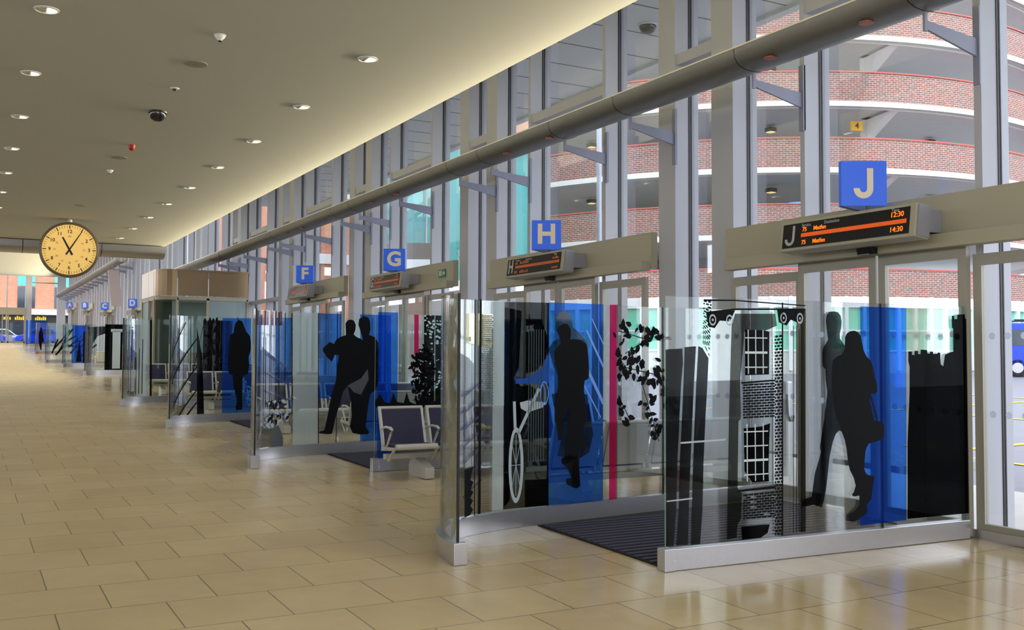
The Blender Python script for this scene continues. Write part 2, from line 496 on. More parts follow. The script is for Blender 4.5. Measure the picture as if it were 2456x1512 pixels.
# outlines of the prints on the glass: metres along and up each sheet
ART = {
  'j_man': [(1.425,1.703),(1.435,1.747),(1.465,1.770),(1.504,1.775),(1.547,1.769),(1.572,1.743),(1.581,1.698),(1.575,1.646),(1.561,1.609),(1.564,1.572),(1.589,1.543),(1.618,1.514),(1.617,1.410),(1.537,1.263),(1.594,1.115),(1.611,0.967),(1.581,0.880),(1.546,0.892),(1.512,0.867),(1.483,0.809),(1.452,0.709),(1.436,0.608),(1.421,0.507),(1.395,0.392),(1.371,0.336),(1.296,0.362),(1.211,0.353),(1.179,0.369),(1.193,0.404),(1.277,0.421),(1.287,0.485),(1.307,0.585),(1.347,0.684),(1.366,0.741),(1.357,0.770),(1.377,0.871),(1.401,0.972),(1.418,1.074),(1.435,1.176),(1.420,1.263),(1.415,1.351),(1.402,1.351),(1.389,1.380),(1.388,1.468),(1.398,1.505),(1.423,1.534),(1.447,1.564),(1.440,1.600),(1.431,1.659)],
  'j_woman': [(1.613,1.588),(1.634,1.615),(1.669,1.630),(1.709,1.634),(1.743,1.622),(1.769,1.597),(1.782,1.545),(1.798,1.485),(1.827,1.440),(1.868,1.410),(1.887,1.373),(1.907,1.290),(1.930,1.230),(1.932,1.177),(1.905,1.158),(1.864,1.158),(1.857,1.111),(1.882,1.005),(1.896,0.960),(1.932,0.955),(1.973,0.943),(1.998,0.920),(1.996,0.830),(1.961,0.808),(1.889,0.793),(1.839,0.786),(1.808,0.739),(1.796,0.665),(1.790,0.606),(1.805,0.568),(1.835,0.548),(1.886,0.542),(1.891,0.520),(1.874,0.453),(1.859,0.365),(1.812,0.331),(1.817,0.294),(1.811,0.264),(1.761,0.245),(1.720,0.219),(1.671,0.212),(1.637,0.220),(1.636,0.246),(1.672,0.281),(1.722,0.314),(1.738,0.343),(1.739,0.402),(1.683,0.398),(1.664,0.413),(1.684,0.431),(1.704,0.477),(1.685,0.537),(1.646,0.598),(1.627,0.672),(1.618,0.746),(1.600,0.820),(1.571,0.880),(1.533,0.969),(1.495,1.072),(1.478,1.204),(1.479,1.351),(1.490,1.410),(1.529,1.439),(1.578,1.454),(1.608,1.499)],
  'j_strap': [(1.860,1.141),(1.872,1.148),(1.937,0.967),(1.922,0.955)],
  'j_castle': [(2.236,0.195),(2.246,0.784),(2.274,1.181),(2.277,1.365),(2.264,1.404),(2.266,1.481),(2.304,1.481),(2.304,1.455),(2.332,1.455),(2.332,1.486),(2.371,1.486),(2.370,1.461),(2.398,1.461),(2.399,1.497),(2.468,1.493),(2.472,1.466),(2.499,1.466),(2.499,1.482),(2.534,1.482),(2.538,1.463),(2.582,1.464),(2.587,1.475),(2.615,1.472),(2.618,1.381),(2.647,1.365),(2.666,1.456),(2.716,1.472),(2.761,1.483),(2.764,1.666),(2.749,1.673),(2.748,1.768),(2.778,1.769),(2.777,1.742),(2.811,1.743),(2.812,1.778),(2.898,1.784),(2.902,1.748),(2.925,1.748),(2.926,1.772),(2.949,1.773),(2.946,1.668),(2.928,1.660),(2.933,1.485),(2.970,1.477),(2.943,0.194)],
  'j_blue': [(1.772,1.818),(2.252,1.818),(2.225,0.185),(1.749,0.177)],
  'j_pale': [(2.252,1.818),(2.474,1.820),(2.445,0.185),(2.225,0.185)],
  'j_dark1': [(-0.003,1.481),(0.047,1.486),(0.092,1.487),(0.137,1.490),(0.142,1.388),(0.128,1.272),(0.119,1.133),(0.107,0.925),(0.096,0.764),(0.083,0.397),(0.062,0.161),(-0.010,0.162)],
  'j_dark2': [(0.157,1.499),(0.251,1.506),(0.242,1.377),(0.233,1.248),(0.218,1.015),(0.205,0.760),(0.193,0.540),(0.179,0.161),(0.082,0.162),(0.102,0.396),(0.115,0.763),(0.126,0.925),(0.139,1.133),(0.148,1.295)],
  'j_dark3': [(0.271,1.508),(0.306,1.494),(0.357,1.424),(0.345,1.224),(0.330,1.036),(0.311,0.709),(0.301,0.383),(0.280,0.158),(0.203,0.157),(0.216,0.539),(0.231,0.875),(0.250,1.225)],
  'j_rungA': [(0.005,0.468),(0.215,0.476),(0.215,0.466),(0.005,0.459)],
  'j_column': [(0.557,1.652),(0.588,1.737),(0.949,1.745),(0.964,1.659),(0.893,1.633),(0.831,1.614),(0.670,1.612),(0.662,1.533),(0.630,1.269),(0.636,1.005),(0.613,0.982),(0.602,0.518),(0.640,0.481),(0.631,0.303),(0.601,0.270),(0.593,0.176),(0.507,0.170),(0.531,1.055)],
  'j_win1': [(0.675,1.624),(0.831,1.626),(0.893,1.615),(0.888,1.310),(0.673,1.305)],
  'j_win2': [(0.658,0.933),(0.810,0.941),(0.894,0.963),(0.887,0.866),(0.877,0.624),(0.881,0.552),(0.731,0.553),(0.663,0.634)],
  'j_win3': [(0.631,0.250),(0.885,0.248),(0.866,0.191),(0.804,0.160),(0.638,0.160)],
  'j_lintel': [(0.637,1.257),(0.945,1.273),(0.945,1.262),(0.637,1.244)],
  'j_lintel2': [(0.602,0.507),(0.939,0.518),(0.938,0.498),(0.602,0.492)],
  'j_line1': [(1.008,1.826),(1.021,1.827),(1.006,0.163),(0.993,0.162)],
  'j_line2': [(1.112,1.662),(1.118,1.662),(1.104,0.168),(1.098,0.168)],
  'j_line3': [(1.141,1.662),(1.147,1.662),(1.133,0.168),(1.126,0.168)],
  'j_line4': [(1.166,1.638),(1.173,1.638),(1.158,0.170),(1.152,0.170)],
  'j_col2': [(1.183,1.675),(1.234,1.789),(1.218,0.172),(1.168,0.169)],
  'j_beam': [(0.315,1.831),(0.588,1.835),(1.230,1.814),(1.230,1.806),(0.588,1.826),(0.315,1.819)],
  'j_beam2': [(0.336,1.745),(0.596,1.775),(1.229,1.789),(1.229,1.779),(0.596,1.763),(0.336,1.731)],
  'j_cap1': [(0.336,1.737),(0.588,1.761),(0.543,1.682),(0.453,1.686),(0.409,1.632),(0.358,1.643),(0.343,1.696)],
  'j_cap2': [(0.965,1.776),(1.229,1.783),(1.204,1.726),(1.164,1.681),(1.092,1.705),(1.051,1.661),(0.980,1.684)],
  'j_brickcol': [(0.943,1.591),(1.011,1.598),(0.998,0.163),(0.931,0.162)],
  'j_brickA': [(0.652,1.245),(0.940,1.255),(0.938,1.004),(0.651,0.999)],
  'j_brickB': [(0.647,0.474),(0.934,0.482),(0.932,0.295),(0.646,0.296)],
  'j_brickC': [(0.315,1.827),(0.384,1.825),(0.364,1.430),(0.306,1.530)],
  'hj_line1': [(1.205,1.851),(1.227,1.852),(1.226,0.151),(1.193,0.150)],
  'hj_line2': [(1.149,1.849),(1.158,1.849),(1.162,0.146),(1.151,0.144)],
  'hj_rail': [(1.034,0.512),(1.141,0.526),(1.107,0.428),(1.142,0.409),(1.113,0.350),(1.145,0.331),(1.109,0.288),(1.141,0.262),(1.109,0.227),(1.141,0.192),(1.105,0.153),(1.037,0.143)],
  'hj_dots': [(1.232,1.725),(1.353,1.728),(1.358,1.005),(1.237,1.010)],
  'hj_yellow': [(1.084,1.737),(1.353,1.736),(1.355,1.456),(1.086,1.502)],
  'hj_frost': [(1.357,1.841),(1.478,1.840),(1.474,0.155),(1.352,0.157)],
  'hj_dark': [(1.482,1.840),(1.951,1.847),(1.950,0.147),(1.474,0.155)],
  'hj_black': [(1.705,1.704),(1.872,1.708),(1.952,1.508),(1.915,1.374),(1.821,1.275),(1.707,1.251),(1.705,1.597),(1.788,1.606),(1.788,1.656),(1.705,1.646)],
  'hj_black2': [(1.702,0.377),(1.950,0.367),(1.950,0.149),(1.703,0.152)],
  'hj_black3': [(1.485,1.796),(1.663,1.769),(1.634,1.309),(1.582,1.212),(1.666,1.145),(1.748,1.160),(1.874,1.075),(1.708,1.030),(1.645,0.999),(1.667,0.819),(1.574,0.726),(1.544,0.534),(1.546,0.228),(1.483,0.170)],
  'hj_blue': [(1.949,1.850),(2.554,1.852),(2.547,0.128),(1.950,0.147)],
  'hj_jacket': [(1.593,1.212),(1.696,1.214),(1.821,1.258),(1.894,1.324),(1.953,1.433),(1.953,1.174),(1.884,1.150),(1.832,1.167),(1.697,1.169),(1.599,1.171)],
  'hj_saddle': [(1.645,1.015),(1.728,1.029),(1.916,1.008),(1.885,0.967),(1.729,0.931),(1.656,0.966)],
  'hj_man': [(2.037,1.610),(2.052,1.647),(2.106,1.674),(2.153,1.668),(2.183,1.629),(2.184,1.578),(2.177,1.539),(2.214,1.544),(2.291,1.537),(2.357,1.503),(2.379,1.391),(2.386,1.253),(2.379,1.202),(2.335,1.182),(2.329,1.100),(2.346,0.997),(2.351,0.842),(2.325,0.758),(2.342,0.655),(2.336,0.562),(2.303,0.551),(2.292,0.623),(2.277,0.556),(2.277,0.438),(2.281,0.386),(2.292,0.284),(2.249,0.265),(2.206,0.282),(2.195,0.350),(2.199,0.485),(2.087,0.491),(2.083,0.517),(2.125,0.548),(2.140,0.698),(2.172,0.933),(2.155,0.951),(2.108,0.851),(2.080,0.685),(2.048,0.686),(2.044,0.753),(2.011,0.872),(2.017,1.005),(2.047,1.139),(2.042,1.307),(2.014,1.341),(2.010,1.441),(2.052,1.484),(2.085,1.501),(2.059,1.560)],
  'hj_ghost': [(2.020,1.627),(2.024,1.711),(2.052,1.762),(2.105,1.786),(2.159,1.773),(2.192,1.732),(2.207,1.647),(2.280,1.596),(2.357,1.529),(2.379,1.494),(2.368,1.305),(2.085,1.172),(2.000,1.307),(1.946,1.458),(1.999,1.525),(2.084,1.551)],
  'hj_ghost2': [(1.979,1.073),(2.086,1.104),(2.368,1.065),(2.435,0.719),(2.391,0.567),(2.292,0.521),(2.130,0.539),(2.044,0.553),(2.086,0.701)],
  'hj_foot': [(2.087,0.533),(2.194,0.561),(2.264,0.523),(2.277,0.387),(2.292,0.284),(2.249,0.265),(2.206,0.279),(2.141,0.312),(2.134,0.354),(2.195,0.359),(2.147,0.446),(2.087,0.491)],
  'hj_pink': [(2.624,1.850),(2.707,1.853),(2.697,0.133),(2.615,0.134)],
  'hj_line3': [(2.707,1.853),(2.714,1.853),(2.706,0.136),(2.699,0.135)],
  'hj_wheelc': [(1.607,0.505),(1.692,0.785),(1.523,0.511),(1.608,0.198)],
  'hj_leafarea': [(2.730,1.709),(3.154,1.699),(3.262,1.428),(2.729,1.286),(3.249,1.046),(2.892,1.000),(3.248,0.612),(2.718,0.899),(3.033,0.801)],
  'hj_strip': [(0.242,1.843),(0.085,1.838),(1.003,1.038),(1.014,-0.037)],
  'p_dark': [(0.594,1.797),(0.725,1.797),(0.728,0.750),(0.603,0.741)],
  'p_dark2': [(0.735,1.796),(0.856,1.796),(0.863,0.751),(0.740,0.750)],
  'p_pink': [(0.470,1.799),(0.525,1.799),(0.528,1.348),(0.474,1.334)],
  'p_pinkdot': [(0.844,1.796),(0.875,1.796),(0.882,0.733),(0.851,0.731)],
  'p_tree': [(0.432,1.291),(0.469,1.362),(0.522,1.334),(0.598,1.377),(0.674,1.349),(0.721,1.264),(0.731,0.978),(0.709,0.836),(0.648,0.737),(0.542,0.767),(0.466,0.839),(0.495,0.980),(0.449,1.093)],
  'p_grass': [(-0.049,0.750),(-0.043,0.860),(0.008,0.804),(0.058,0.887),(0.110,0.788),(0.184,0.773),(0.220,0.892),(0.265,0.786),(0.347,0.771),(0.383,0.897),(0.421,0.783),(0.497,0.754),(0.557,0.838),(0.863,0.748),(0.864,0.719),(-0.049,0.729)],
  'p_low': [(-0.056,0.722),(0.009,0.721),(0.005,0.430),(-0.053,0.405)],
  'hg_frost': [(1.303,1.833),(1.662,1.833),(1.684,0.127),(1.320,0.131)],
  'hg_line': [(1.662,1.833),(1.674,1.834),(1.696,0.130),(1.684,0.129)],
  'hg_blue': [(1.678,1.828),(2.000,1.829),(2.013,0.743),(1.756,0.722),(1.692,0.732)],
  'hg_blue2': [(2.272,1.830),(2.737,1.828),(2.754,0.111),(2.290,0.114)],
  'hg_man': [(2.062,1.624),(2.057,1.706),(2.091,1.747),(2.131,1.759),(2.181,1.745),(2.208,1.691),(2.203,1.617),(2.179,1.562),(2.224,1.526),(2.296,1.499),(2.347,1.435),(2.361,1.140),(2.352,0.974),(2.271,0.948),(2.101,0.886),(2.032,0.797),(1.994,0.653),(1.936,0.492),(1.899,0.331),(1.880,0.260),(1.821,0.254),(1.698,0.272),(1.703,0.295),(1.771,0.310),(1.799,0.425),(1.836,0.603),(1.874,0.782),(1.931,0.961),(1.948,1.142),(1.962,1.287),(1.907,1.287),(1.869,1.197),(1.789,1.269),(1.739,1.341),(1.739,1.377),(1.836,1.458),(1.895,1.432),(1.924,1.486),(1.984,1.523),(2.063,1.551)],
  'hg_woman': [(2.247,1.692),(2.256,1.765),(2.323,1.807),(2.384,1.796),(2.415,1.750),(2.427,1.639),(2.407,1.556),(2.490,1.529),(2.542,1.455),(2.564,1.325),(2.555,1.213),(2.573,1.046),(2.548,0.898),(2.497,0.806),(2.436,0.770),(2.407,0.642),(2.388,0.495),(2.369,0.331),(2.421,0.255),(2.401,0.228),(2.279,0.234),(2.178,0.256),(2.137,0.340),(2.165,0.484),(2.153,0.649),(2.101,0.886),(2.291,0.975),(2.327,1.435),(2.301,1.545)],
  'hg_skirt': [(2.101,0.886),(2.291,0.975),(2.392,1.103),(2.403,0.955),(2.294,0.758),(2.192,0.793)],
  'hg_l1': [(0.851,1.512),(0.865,1.512),(0.876,0.641),(0.859,0.642)],
  'hg_l2': [(0.963,1.788),(0.972,1.789),(0.987,0.635),(0.977,0.636)],
  'hg_l3': [(1.079,1.826),(1.094,1.827),(1.112,0.595),(1.097,0.595)],
  'hg_l4': [(1.176,1.820),(1.187,1.821),(1.200,0.573),(1.191,0.574)],
  'hg_l5': [(1.275,1.823),(1.291,1.823),(1.310,0.534),(1.294,0.534)],
  'hg_b1': [(0.893,1.324),(1.304,1.103),(1.304,1.068),(0.894,1.298)],
  'hg_b2': [(0.898,1.084),(1.306,0.901),(1.307,0.880),(0.899,1.064)],
  'hg_b3': [(0.876,0.863),(1.309,0.709),(1.310,0.688),(0.877,0.842)],
  'hg_vase': [(0.987,0.130),(0.984,0.276),(1.022,0.341),(1.066,0.407),(1.102,0.405),(1.137,0.334),(1.172,0.262),(1.174,0.124)],
  'hg_flower': [(0.910,0.537),(1.240,0.624),(1.097,0.457)],
  'he_blue': [(1.657,1.823),(2.187,1.830),(2.204,0.132),(1.674,0.140)],
  'he_woman': [(1.793,1.519),(1.860,1.557),(1.871,1.643),(1.895,1.742),(1.958,1.797),(2.022,1.769),(2.061,1.671),(2.101,1.585),(2.166,1.511),(2.188,1.375),(2.183,1.251),(2.146,1.127),(2.161,0.979),(2.138,0.830),(2.074,0.806),(2.037,0.733),(2.037,0.388),(2.044,0.290),(2.045,0.191),(1.932,0.188),(1.918,0.244),(1.955,0.341),(1.915,0.465),(1.874,0.637),(1.859,0.809),(1.783,0.846),(1.768,1.005),(1.777,1.250)],
  'he_dark': [(1.309,1.767),(1.647,1.781),(1.657,0.884),(1.325,0.888)],
  'he_slope': [(1.181,1.656),(1.294,1.128),(1.343,0.143),(1.208,0.130)],
  'he_d0': [(0.530,1.137),(0.955,1.747),(0.956,1.714),(0.533,1.086)],
  'he_d1': [(0.555,0.721),(1.184,1.464),(1.185,1.431),(0.558,0.670)],
  'he_d2': [(0.636,0.323),(1.193,0.985),(1.194,0.952),(0.638,0.272)],
  'he_d3': [(0.794,0.126),(1.200,0.579),(1.201,0.546),(0.795,0.074)],
  'he_d4': [(0.990,0.137),(1.204,0.364),(1.205,0.331),(0.991,0.085)],
  'he_v0': [(0.780,1.838),(0.799,1.838),(0.824,0.897),(0.802,0.898)],
  'he_v1': [(1.050,1.844),(1.064,1.845),(1.082,0.892),(1.066,0.892)],
  'hd_line': [(1.258,1.823),(1.306,1.825),(1.331,0.144),(1.284,0.140)],
  'hd_frost': [(0.938,1.816),(1.252,1.823),(1.278,0.140),(0.959,0.128)],
}
# ------------------------------------------------------------------ setting: floor, ceilings, walls
YB = [-6, 0, 10, 20, 30, 40, 48, 58.8, 69, 79, 85]
b = MB()
for y0, y1 in zip(YB, YB[1:]):
    b.quad((-4, y0, zf(y0)), (7.5, y0, zf(y0)), (7.5, y1, zf(y1)), (-4, y1, zf(y1)))
    b.quad((-4, y0, zf(y0) - .2), (-4, y1, zf(y1) - .2), (7.5, y1, zf(y1) - .2), (7.5, y0, zf(y0) - .2))
fl = b.build('floor', M_floor, recalc=False)
tag(fl, 'polished beige limestone tile floor of the long concourse', kind='structure')

CZ = 4.75
tag(MB().box(-4, 5.27, -6, 31.4, CZ, CZ + .35).build('ceiling', M_ceil), 'smooth plaster ceiling with recessed downlights over the concourse', kind='structure')
tag(MB().box(5.1, 8.0, -6, 31.4, 6.45, 6.7).box(5.1, 5.27, -6, 31, CZ + .35, 6.45).build('ceiling_upper', M_ceil), 'upper ceiling strip above the glass facade', kind='structure')
tag(MB().box(-4, 8.0, 31.4, 85.2, 7.5, 7.8).build('ceiling_far', M_ceil), 'higher ceiling of the far hall beyond the bulkhead', kind='structure')
b = MB().box(-4.2, -4, -6, 85, -.3, 3.95)  # unseen wall, left open above this height to admit sky light
for i in range(16):
    b.box(-4.2, -4, -6 + 6 * i, -5.6 + 6 * i, 3.95, 7.8)
tag(b.build('wall_left', M_wall), 'unseen left wall with piers, its high openings shaped to let sky light in', kind='structure')
tag(MB().box(-4.2, 7.5, -6.2, -6, -.3, .9).build('wall_back', M_wall), 'unseen wall behind the viewer, kept low to let sky light in', kind='structure')  # unseen, cut low so sky light reaches the facade fins

# bulkhead where the ceiling steps: metal fascia with a rounded lower lip
bl = thing('bulkhead', 'curved grey metal bulkhead spanning the concourse at the ceiling step', 'bulkhead', (0, 30.95, CZ - .02))
prof = [(0, .0), (0, -.17)] + [(.42 - .42 * cos(t), -.17 - .17 * sin(t)) for t in [i * pi / 16 for i in range(1, 9)]] + [(.45, -.34), (.45, 0)]
b = MB()
b.prism([(-4, y, z) for y, z in prof], (9.27, 0, 0))
b.build('fascia', mat('fascia_metal', (150, 148, 146), .38, .5), bl, smooth=True)
for x in (-2.6, -.6, 1.45, 3.5):
    b = MB()
    b.prism([(x, y - .004, z - .004) for y, z in prof[:10]] + [(x, y + .01, z + .006) for y, z in prof[:10]][::-1], (.02, 0, 0))
    b.build('joint', M_gasket, bl)
tag(MB().box(-4, 5.27, 31.42, 31.6, 4.41, 7.6).box(5.27, 7.5, 31.4, 31.6, 6.4, 7.6).build('wall_upper', M_ceil), 'wall above the bulkhead up to the far ceiling', kind='structure')

# ------------------------------------------------------------------ glass facade
XI, XG = 7.2, 7.45
TOP = 6.45
def column(name, y0, y1, top, label):
    c = MB().box(XI, XG + .09, y0, y1, zf(y0) - .05, top).build(name, M_fin, at=(XI, y0, 0))
    tag(c, label, kind='structure')
    g = MB().box(XG - .055, XG - .035, y0 - .006, y0, zf(y0), top).box(XG - .022, XG - .008, y0 - .006, y0, zf(y0), top)
    g.box(XG - .055, XG - .008, y1, y1 + .005, zf(y0), top)
    g.build('gasket', M_gasket, c, at=(XI, y0, 0)).matrix_parent_inverse = Matrix.Translation((-XI, -y0, 0))
    return c
WN = [0]
def pane(y0, y1, z0, z1, label, x=XG - .02):
    WN[0] += 1
    w = MB().box(x - .006, x + .006, y0, y1, z0, z1).build('window_%d' % WN[0], M_glass, at=(x, y0, z0))
    return tag(w, label, kind='structure')
TN = [0]
def transom(y0, y1, z0, z1, label):
    TN[0] += 1
    t = MB().box(XI + .02, XG - .005, y0, y1, z0, z1).build('trim_%d' % TN[0], M_fin, at=(XI, y0, z0))
    return tag(t, label, kind='structure')

GATES = 'JHGF'
def bay(k, door, letter):
    yo, zo = 5.4 * k, .1107 * k
    where = ('of gate ' + letter) if door else ('of the plain bay ' + {-1: 'nearest the viewer', 4: 'beside the kiosk', 5: 'behind the kiosk', 6: 'beyond the kiosk', 7: 'where the far hall begins'}.get(k, ''))
    column('column', 3.79 + yo, 4.1 + yo, TOP if k < 5 else 8, 'wide pale facade column on the near side ' + where)
    column('column', 8.2 + yo, 8.55 + yo, TOP if k < 5 else 8, 'wide pale facade column on the far side ' + where)
    column('mullion', 5.22 + yo, 5.29 + yo, TOP if k < 5 else 8, 'slim pale facade fin on the near half ' + where)
    column('mullion', 7.16 + yo, 7.22 + yo, TOP if k < 5 else 8, 'slim pale facade fin on the far half ' + where)
    top = TOP if k < 5 else 7.9
    zb = 2.9 + zo if door else zf(yo + 6)
    for (a, c, nm) in ((4.1, 5.22, 'near'), (5.29, 7.16, 'middle'), (7.22, 8.2, 'far')):
        pane(a + yo, c + yo, zb, top, '%s glass pane %s' % (nm, where if not door else 'above the doors ' + where))
    pane(8.55 + yo, 9.19 + yo, zf(9 + yo), top, 'narrow full-height glass pane beyond the far column ' + where)
    if k < 5:
        transom(5.29 + yo, 7.16 + yo, 4.93, 5.06, 'level rail across the middle upper pane ' + where)
        transom(8.55 + yo, 9.19 + yo, 4.93, 5.06, 'short level rail across the narrow pane beyond the far column ' + where)
    if k == 4:
        for a, c in ((4.1, 5.22), (5.29, 7.16), (7.22, 8.2)):
            transom(a + yo, c + yo, 2.98, 3.06, 'low level rail at %.0f m of the bay beside the kiosk' % (a + yo))

def doorset(n, yo, zo, letter, full=True):
    D = bpy.data.objects.new('door_%d' % n, None)
    COL.objects.link(D)
    D.location = (7.1, yo + 6.2, zf(yo + 6.2))
    tag(D, 'set of automatic glass sliding doors below the gate %s sign' % letter, kind='structure')
    O = Vector(D.location)
    def bx(*a):
        return MB().box(a[0] - O.x, a[1] - O.x, a[2] - O.y, a[3] - O.y, a[4] - O.z, a[5] - O.z)
    bx(7.10, 7.19, 4.12 + yo, 8.21 + yo, 2.47 + zo, 2.9 + zo).build('header_panel', M_header, D)
    hb = bx(6.98, 7.11, 4.15 + yo, 8.1 + yo, 2.445 + zo, 2.56 + zo)
    hb.build('header_beam', M_header, D, bevel=.006)
    for (a, c, x0, tz) in ((4.3, 5.28, 7.145, 2.38), (5.3, 6.185, 7.09, 2.445), (6.215, 7.15, 7.09, 2.445), (7.16, 8.18, 7.145, 2.38)):
        z0, z1 = zf(a + yo) + .01, tz + zo
        a, c = a + yo, c + yo
        f = MB()
        for q in ((a, a + .075, z0, z1), (c - .075, c, z0, z1), (a + .075, c - .075, z1 - .09, z1), (a + .075, c - .075, z0, z0 + .13)):
            f.box(x0 - O.x, x0 + .05 - O.x, q[0] - O.y, q[1] - O.y, q[2] - O.z, q[3] - O.z)
        lf = f.build('door_leaf', M_frame, D)
        bx(x0 + .02, x0 + .028, a + .075, c - .075, z0 + .13, z1 - .09).build('glass_pane', M_glass, lf)
        if full:
            bx(x0 + .012, x0 + .032, a + .075, a + .087, z0 + .13, z1 - .09).build('gasket', M_gasket, lf)
            d = MB()
            for zz in (1.0, 1.62):
                for i in range(6):
                    yy = a + .15 + i * (c - a - .3) / 5
                    d.lathe([(.0, 0), (.028, 0), (.028, .002)], (x0 + .017 - O.x, yy - O.y, z0 + zz - O.z), 14, 'X')
            d.build('manifestation_dot', glass_mat('dot_film', (.6, .62, .66), 0, body=(235, 240, 250), bodyfac=.75), lf)
    bx(7.12, 7.2, 4.25 + yo, 8.2 + yo, zf(yo + 6) - .02, zf(yo + 8.2) + .012).build('threshold', M_steel, D)
    return D

for k in range(-2, 8):
    bay(k, 0 <= k <= 3, GATES[k] if 0 <= k <= 3 else '')
for k in range(4):
    doorset(k + 1, 5.4 * k, .1107 * k, GATES[k])

# far hall facade
yy = 47.3
n = 0
FAR = {'D': (48.67, 3.88), 'C': (58.81, 4.16), 'B': (68.95, 4.63), 'A': (79.03, 5.08)}
while yy < 84.5:
    column('column', yy, yy + .22, 7.5, 'pale far hall facade column, %s one beyond the kiosk' % (ORD[n] if n < 20 else 'twenty-%s' % ORD[n - 20]))
    y1 = min(yy + 1.3, 85)
    near = [g for g, (gy, gz) in FAR.items() if gy - 2.2 < yy + .7 < gy + 2.2]
    z0 = FAR[near[0]][1] - .2 if near else zf(yy)
    pane(yy + .22, y1, z0, 7.5, 'far hall glass pane after column number %d' % (n + 1))
    yy += 1.3
    n += 1
for i, (g, (gy, gz)) in enumerate(FAR.items()):
    D = doorset(5 + i, gy - 6.2, gz + .0 - 2.82, g, full=False)

# end wall of the far hall
zE = zf(85)
for i, (x0, x1, lab) in enumerate(((-4, -3.6, 'left edge'), (.4, .8, 'left of the doors'), (4.27, 4.72, 'right of the doors'), (6.5, 7.1, 'right corner'))):
    tag(MB().box(x0, x1, 85, 85.4, zE - .1, 7.5).build('column_end', M_fin, at=(x0, 85, zE)), 'grey end wall column at the ' + lab, kind='structure')
for i, x0 in enumerate((-1.9, 2.98)):
    tag(MB().box(x0, x0 + .08, 85, 85.2, zE - .1, 7.5).build('mullion_end', M_fin, at=(x0, 85, zE)), 'slim end wall mullion, %s from the left' % ORD[i], kind='structure')
TN[0] += 1
tag(MB().box(-3.6, 4.27, 84.9, 85.2, 4.5, 5.05).build('trim_%d' % TN[0], M_header), 'beige header beam over the end wall doors', kind='structure')
TN[0] += 1
tag(MB().box(4.72, 6.5, 85, 85.15, 6.95, 7.05).build('trim_%d' % TN[0], M_frame), 'thin level rail high in the end wall window', kind='structure')
for a, c, l_ in ((-3.6, .4, 'left'), (.8, 4.27, 'middle'), (4.72, 6.5, 'right')):
    WN[0] += 1
    tag(MB().box(a, c, 85.08, 85.1, zE, 7.5).build('window_%d' % WN[0], M_glass, at=(a, 85.1, zE)), l_ + ' end wall window to the street', kind='structure')
for i, x0 in enumerate((1.6, 3.1)):
    TN[0] += 1
    f = MB().box(x0, x0 + .07, 84.95, 85.05, zE, 4.5).box(x0 + 1.1, x0 + 1.17, 84.95, 85.05, zE, 4.5).box(x0, x0 + 1.17, 84.95, 85.05, zE, zE + .12)
    tag(f.build('door_%d' % (9 + i), M_frame, at=(x0, 85, zE)), 'end wall door frame, %s of two' % ORD[i], kind='structure')

# outside canopy over the bus bays
cn = MB().box(7.56, 9.52, -8, 31, 6.17, 6.4).box(9.42, 9.57, -8, 31, 6.11, 6.5)
cnp = tag(cn.build('canopy', M_soffit, at=(8.8, 10, 6.3)), 'grey panelled canopy over the pavement outside the glass', 'canopy')
b = MB()
for i in range(40):
    b.box(7.56 - 8.8, 9.42 - 8.8, -8 + i * .93 - 10, -8 + i * .93 + .018 - 10, 6.166 - 6.3, 6.172 - 6.3)
b.build('panel_joint', M_gasket, cnp)['kind'] = 'stuff'

# ------------------------------------------------------------------ light trough with its brackets
def trough(y0, y1, zb, label, stems, power, lights=()):
    T = thing('light_trough', label, 'light fitting', (6.56, y0, zb))
    pr = [(-.235, .19), (-.222, .1), (-.18, .045), (-.1, .012), (0, 0), (.1, .012), (.18, .045), (.222, .1), (.235, .19)]
    pin = [(x * .9, z + .014) for x, z in pr]
    b = MB()
    b.prism([(x, 0, z) for x, z in pr + pin[::-1]], (0, y1 - y0, 0))
    b.build('trough_shell', M_trough, T, smooth=True)
    b = MB().box(-.238, -.222, 0, y1 - y0, .185, .2)
    b.build('trough_lip', mat('lit_lip_tint', (235, 225, 195), .3, .3), T)  # pale warm colour stands in for the lamplight along the lip
    for y in stems:
        d = y - y0
        b = MB()
        b.prism([(x * 1.006, d - .004, z - .003) for x, z in pr] + [(x, d - .004, z + .01) for x, z in pr[::-1]], (0, .008, 0))
        b.build('joint', M_gasket, T)
        br = MB()
        br.prism([(.0, d - .012, -.015), (.03, d - .012, -.015), (.03, d - .012, -.16), (.0, d - .012, -.16)], (0, .024, 0))
        br.prism([(.028, d - .011, -.075), (.028, d - .011, -.145), (.64, d - .011, -.275), (.64, d - .011, -.125)], (0, .022, 0))
        br.box(.625, .655, d - .03, d + .03, -.5, .15)
        br.build('bracket', M_bracket, T)
    for y in lights:
        d = y - y0
        b = MB().lathe([(.05, -.004), (.062, -.002), (.062, .006), (.03, .006)], (-.13, d, .012), 18)
        q = b.build('spotlight_rim', mat('copper_rim', (150, 80, 50), .4, .5), T)
        MB().lathe([(.0, -.003), (.05, -.003), (.05, .004)], (-.13, d, .012), 18).build('lens', M_amberhole, q)
    L = bpy.data.lights.new('trough_lamp', 'AREA')
    L.shape = 'RECTANGLE'
    L.size, L.size_y = .1, y1 - y0 - .2
    L.spread = radians(110)
    L.energy = power
    L.color = (1, .86, .58)
    lo = bpy.data.objects.new('trough_lamp', L)
    COL.objects.link(lo)
    lo.rotation_euler = (0, radians(108), 0)
    lo.location = (-.06, (y1 - y0) / 2, .215)
    lo.parent = T
    return T
